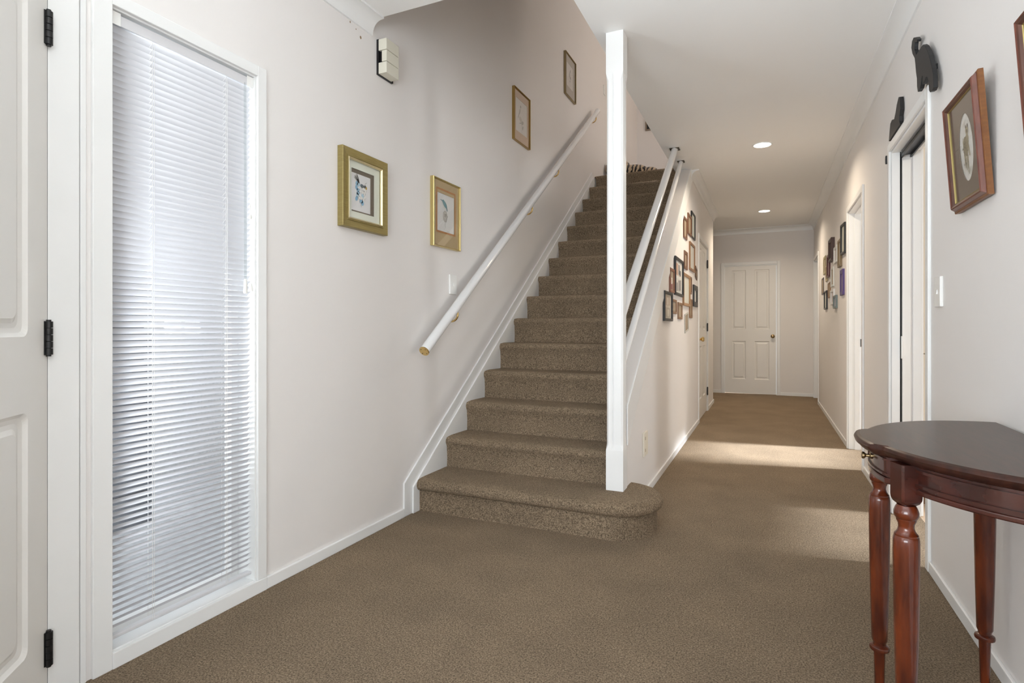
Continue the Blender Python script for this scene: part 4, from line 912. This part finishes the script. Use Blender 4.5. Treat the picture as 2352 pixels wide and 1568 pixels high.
mb = MB()
for z in (0.681, 0.716): mb.loft(apron(-0.135, 0.135, 0.0315, z - 0.0025, z + 0.0025, 0.005, 0.020))
mb.build('bead', M_MAHOG, dw, smooth=True, fix=True)
mb = MB(); mb.lathe([(0, 0.008), (0.003, 0.008), (0.005, 0.0045), (0.012, 0.004), (0.017, 0.009), (0.021, 0.009), (0.0225, 0.006)], n=16)
mb.build('knob', M_ABRASS, dw, smooth=True, loc=(XBK - 0.385 + 0.036 - 0.020 - TO.x, 0, 0.702), rot=(0, R(-90), 0))
LEG = [(0.606, 0.018), (0.602, 0.0205), (0.597, 0.0225), (0.591, 0.0245), (0.584, 0.0245), (0.578, 0.0225), (0.575, 0.0195), (0.571, 0.0195), (0.564, 0.0165), (0.556, 0.0155), (0.548, 0.0175), (0.542, 0.0215), (0.540, 0.0235), (0.536, 0.0235), (0.535, 0.0245), (0.526, 0.0258), (0.500, 0.0262), (0.400, 0.0248), (0.300, 0.0230), (0.200, 0.0205), (0.158, 0.0195),
       (0.153, 0.0175), (0.149, 0.0160), (0.143, 0.0160), (0.142, 0.0185), (0.139, 0.0235), (0.134, 0.0248), (0.129, 0.0238), (0.126, 0.0170), (0.124, 0.0142), (0.080, 0.0132), (0.0, 0.0115)]
for lx, dy, rz in ((0.286, -0.168, 23), (0.286, 0.168, -23), (0.574, -0.357, 0), (0.574, 0.357, 0)):
    mb = MB(); mb.lathe([(z + 0.024 if z > 0.49 else z, r) for z, r in LEG], (0, 0, 0), 24)
    lg = mb.build('leg', M_MAHOGLEG, tb, smooth=True, loc=(lx - TO.x, dy, 0))
    h = 0.0235; rr = []
    for z, k in ((0.630, 0.60), (0.636, 0.86), (0.643, 0.97), (0.650, 1.0), (0.7235, 1.0)):
        c = 0.004; q = h * k
        rr.append([(q - c, -q, z), (q, -q + c, z), (q, q - c, z), (q - c, q, z), (-q + c, q, z), (-q, q - c, z), (-q, -q + c, z), (-q + c, -q, z)])
    mb = MB(); mb.loft(rr); mb.build('block', M_MAHOG, lg, smooth=True, rot=(0, 0, R(rz)), fix=True)
mb = MB(); mb.box(0.588, XBK, YC - 0.36, YC + 0.36, 0.664, 0.7235); o = mb.build('back_rail', M_MAHOG, tb); o.location = (-TO.x, -TO.y, 0)

# ------------------------------------------------------------------ kitchen pantry seen through the sliding door
pc = tag(empty('pantry_cupboard', (1.14, 4.28, 0)), 'tall cream pantry cupboard beyond the sliding door', 'cupboard')
m = MB(); m.box(-0.35, 0.35, -0.28, 0.28, 0.10, 2.2); m.build('carcass', M_CABINET, pc)
m = MB(); m.box(-0.35, 0.35, -0.26, 0.26, -0.004, 0.10); m.build('toe_kick', M_TOEKICK, pc)
for x0, x1 in ((-0.349, -0.002), (0.002, 0.349)):
    for z0, z1_ in ((0.105, 0.876), (0.882, 2.195)):
        m = MB(); m.box(x0, x1, -0.30, -0.281, z0, z1_); m.build('cupboard_door', M_CABINET, pc, bevel=0.002)

# ------------------------------------------------------------------ striped plush on the landing
m = MB()
def blob(cx, cy, cz, rx, ry, rz, n=16, k=10):
    rings = []
    for j in range(1, k):
        t = math.pi * j / k
        rings.append([(cx + rx * math.sin(t) * math.cos(2 * math.pi * i / n), cy + ry * math.sin(t) * math.sin(2 * math.pi * i / n), cz - rz * math.cos(t)) for i in range(n)])
    m.loft(rings)
blob(-0.05, 0, 0.115, 0.20, 0.13, 0.115); blob(-0.20, 0, 0.155, 0.13, 0.13, 0.150); blob(0.14, 0, 0.09, 0.12, 0.11, 0.09); blob(-0.31, -0.03, 0.20, 0.085, 0.085, 0.085)
blob(0.12, -0.12, 0.04, 0.13, 0.045, 0.04); blob(-0.18, -0.13, 0.04, 0.12, 0.045, 0.04)
o = m.build('plush_tiger', M_STRIPE, loc=(-1.42, 6.80, ZLAND), fix=True, smooth=True)
rm = o.modifiers.new('merge', 'REMESH'); rm.mode = 'VOXEL'; rm.voxel_size = 0.014; rm.use_smooth_shade = True
tag(o, 'tan and black striped plush lying on the top landing', 'soft toy')

# ------------------------------------------------------------------ chipped paint below the cornice end
wl = bpy.data.objects['wall_left']
for cy, cz, r in ((2.203, 2.446, 0.0075), (2.128, 2.485, 0.0045), (2.170, 2.470, 0.003)):
    pts = [(cy + r * random.uniform(0.5, 1.0) * math.cos(a * math.pi / 4), cz + 1.6 * r * random.uniform(0.5, 1.0) * math.sin(a * math.pi / 4)) for a in range(8)]
    m = MB(); m.prism(pts, 'x', XL, XL + 0.0006); m.build('paint_chip', paint((0.30, 0.20, 0.11), 0.8), wl)
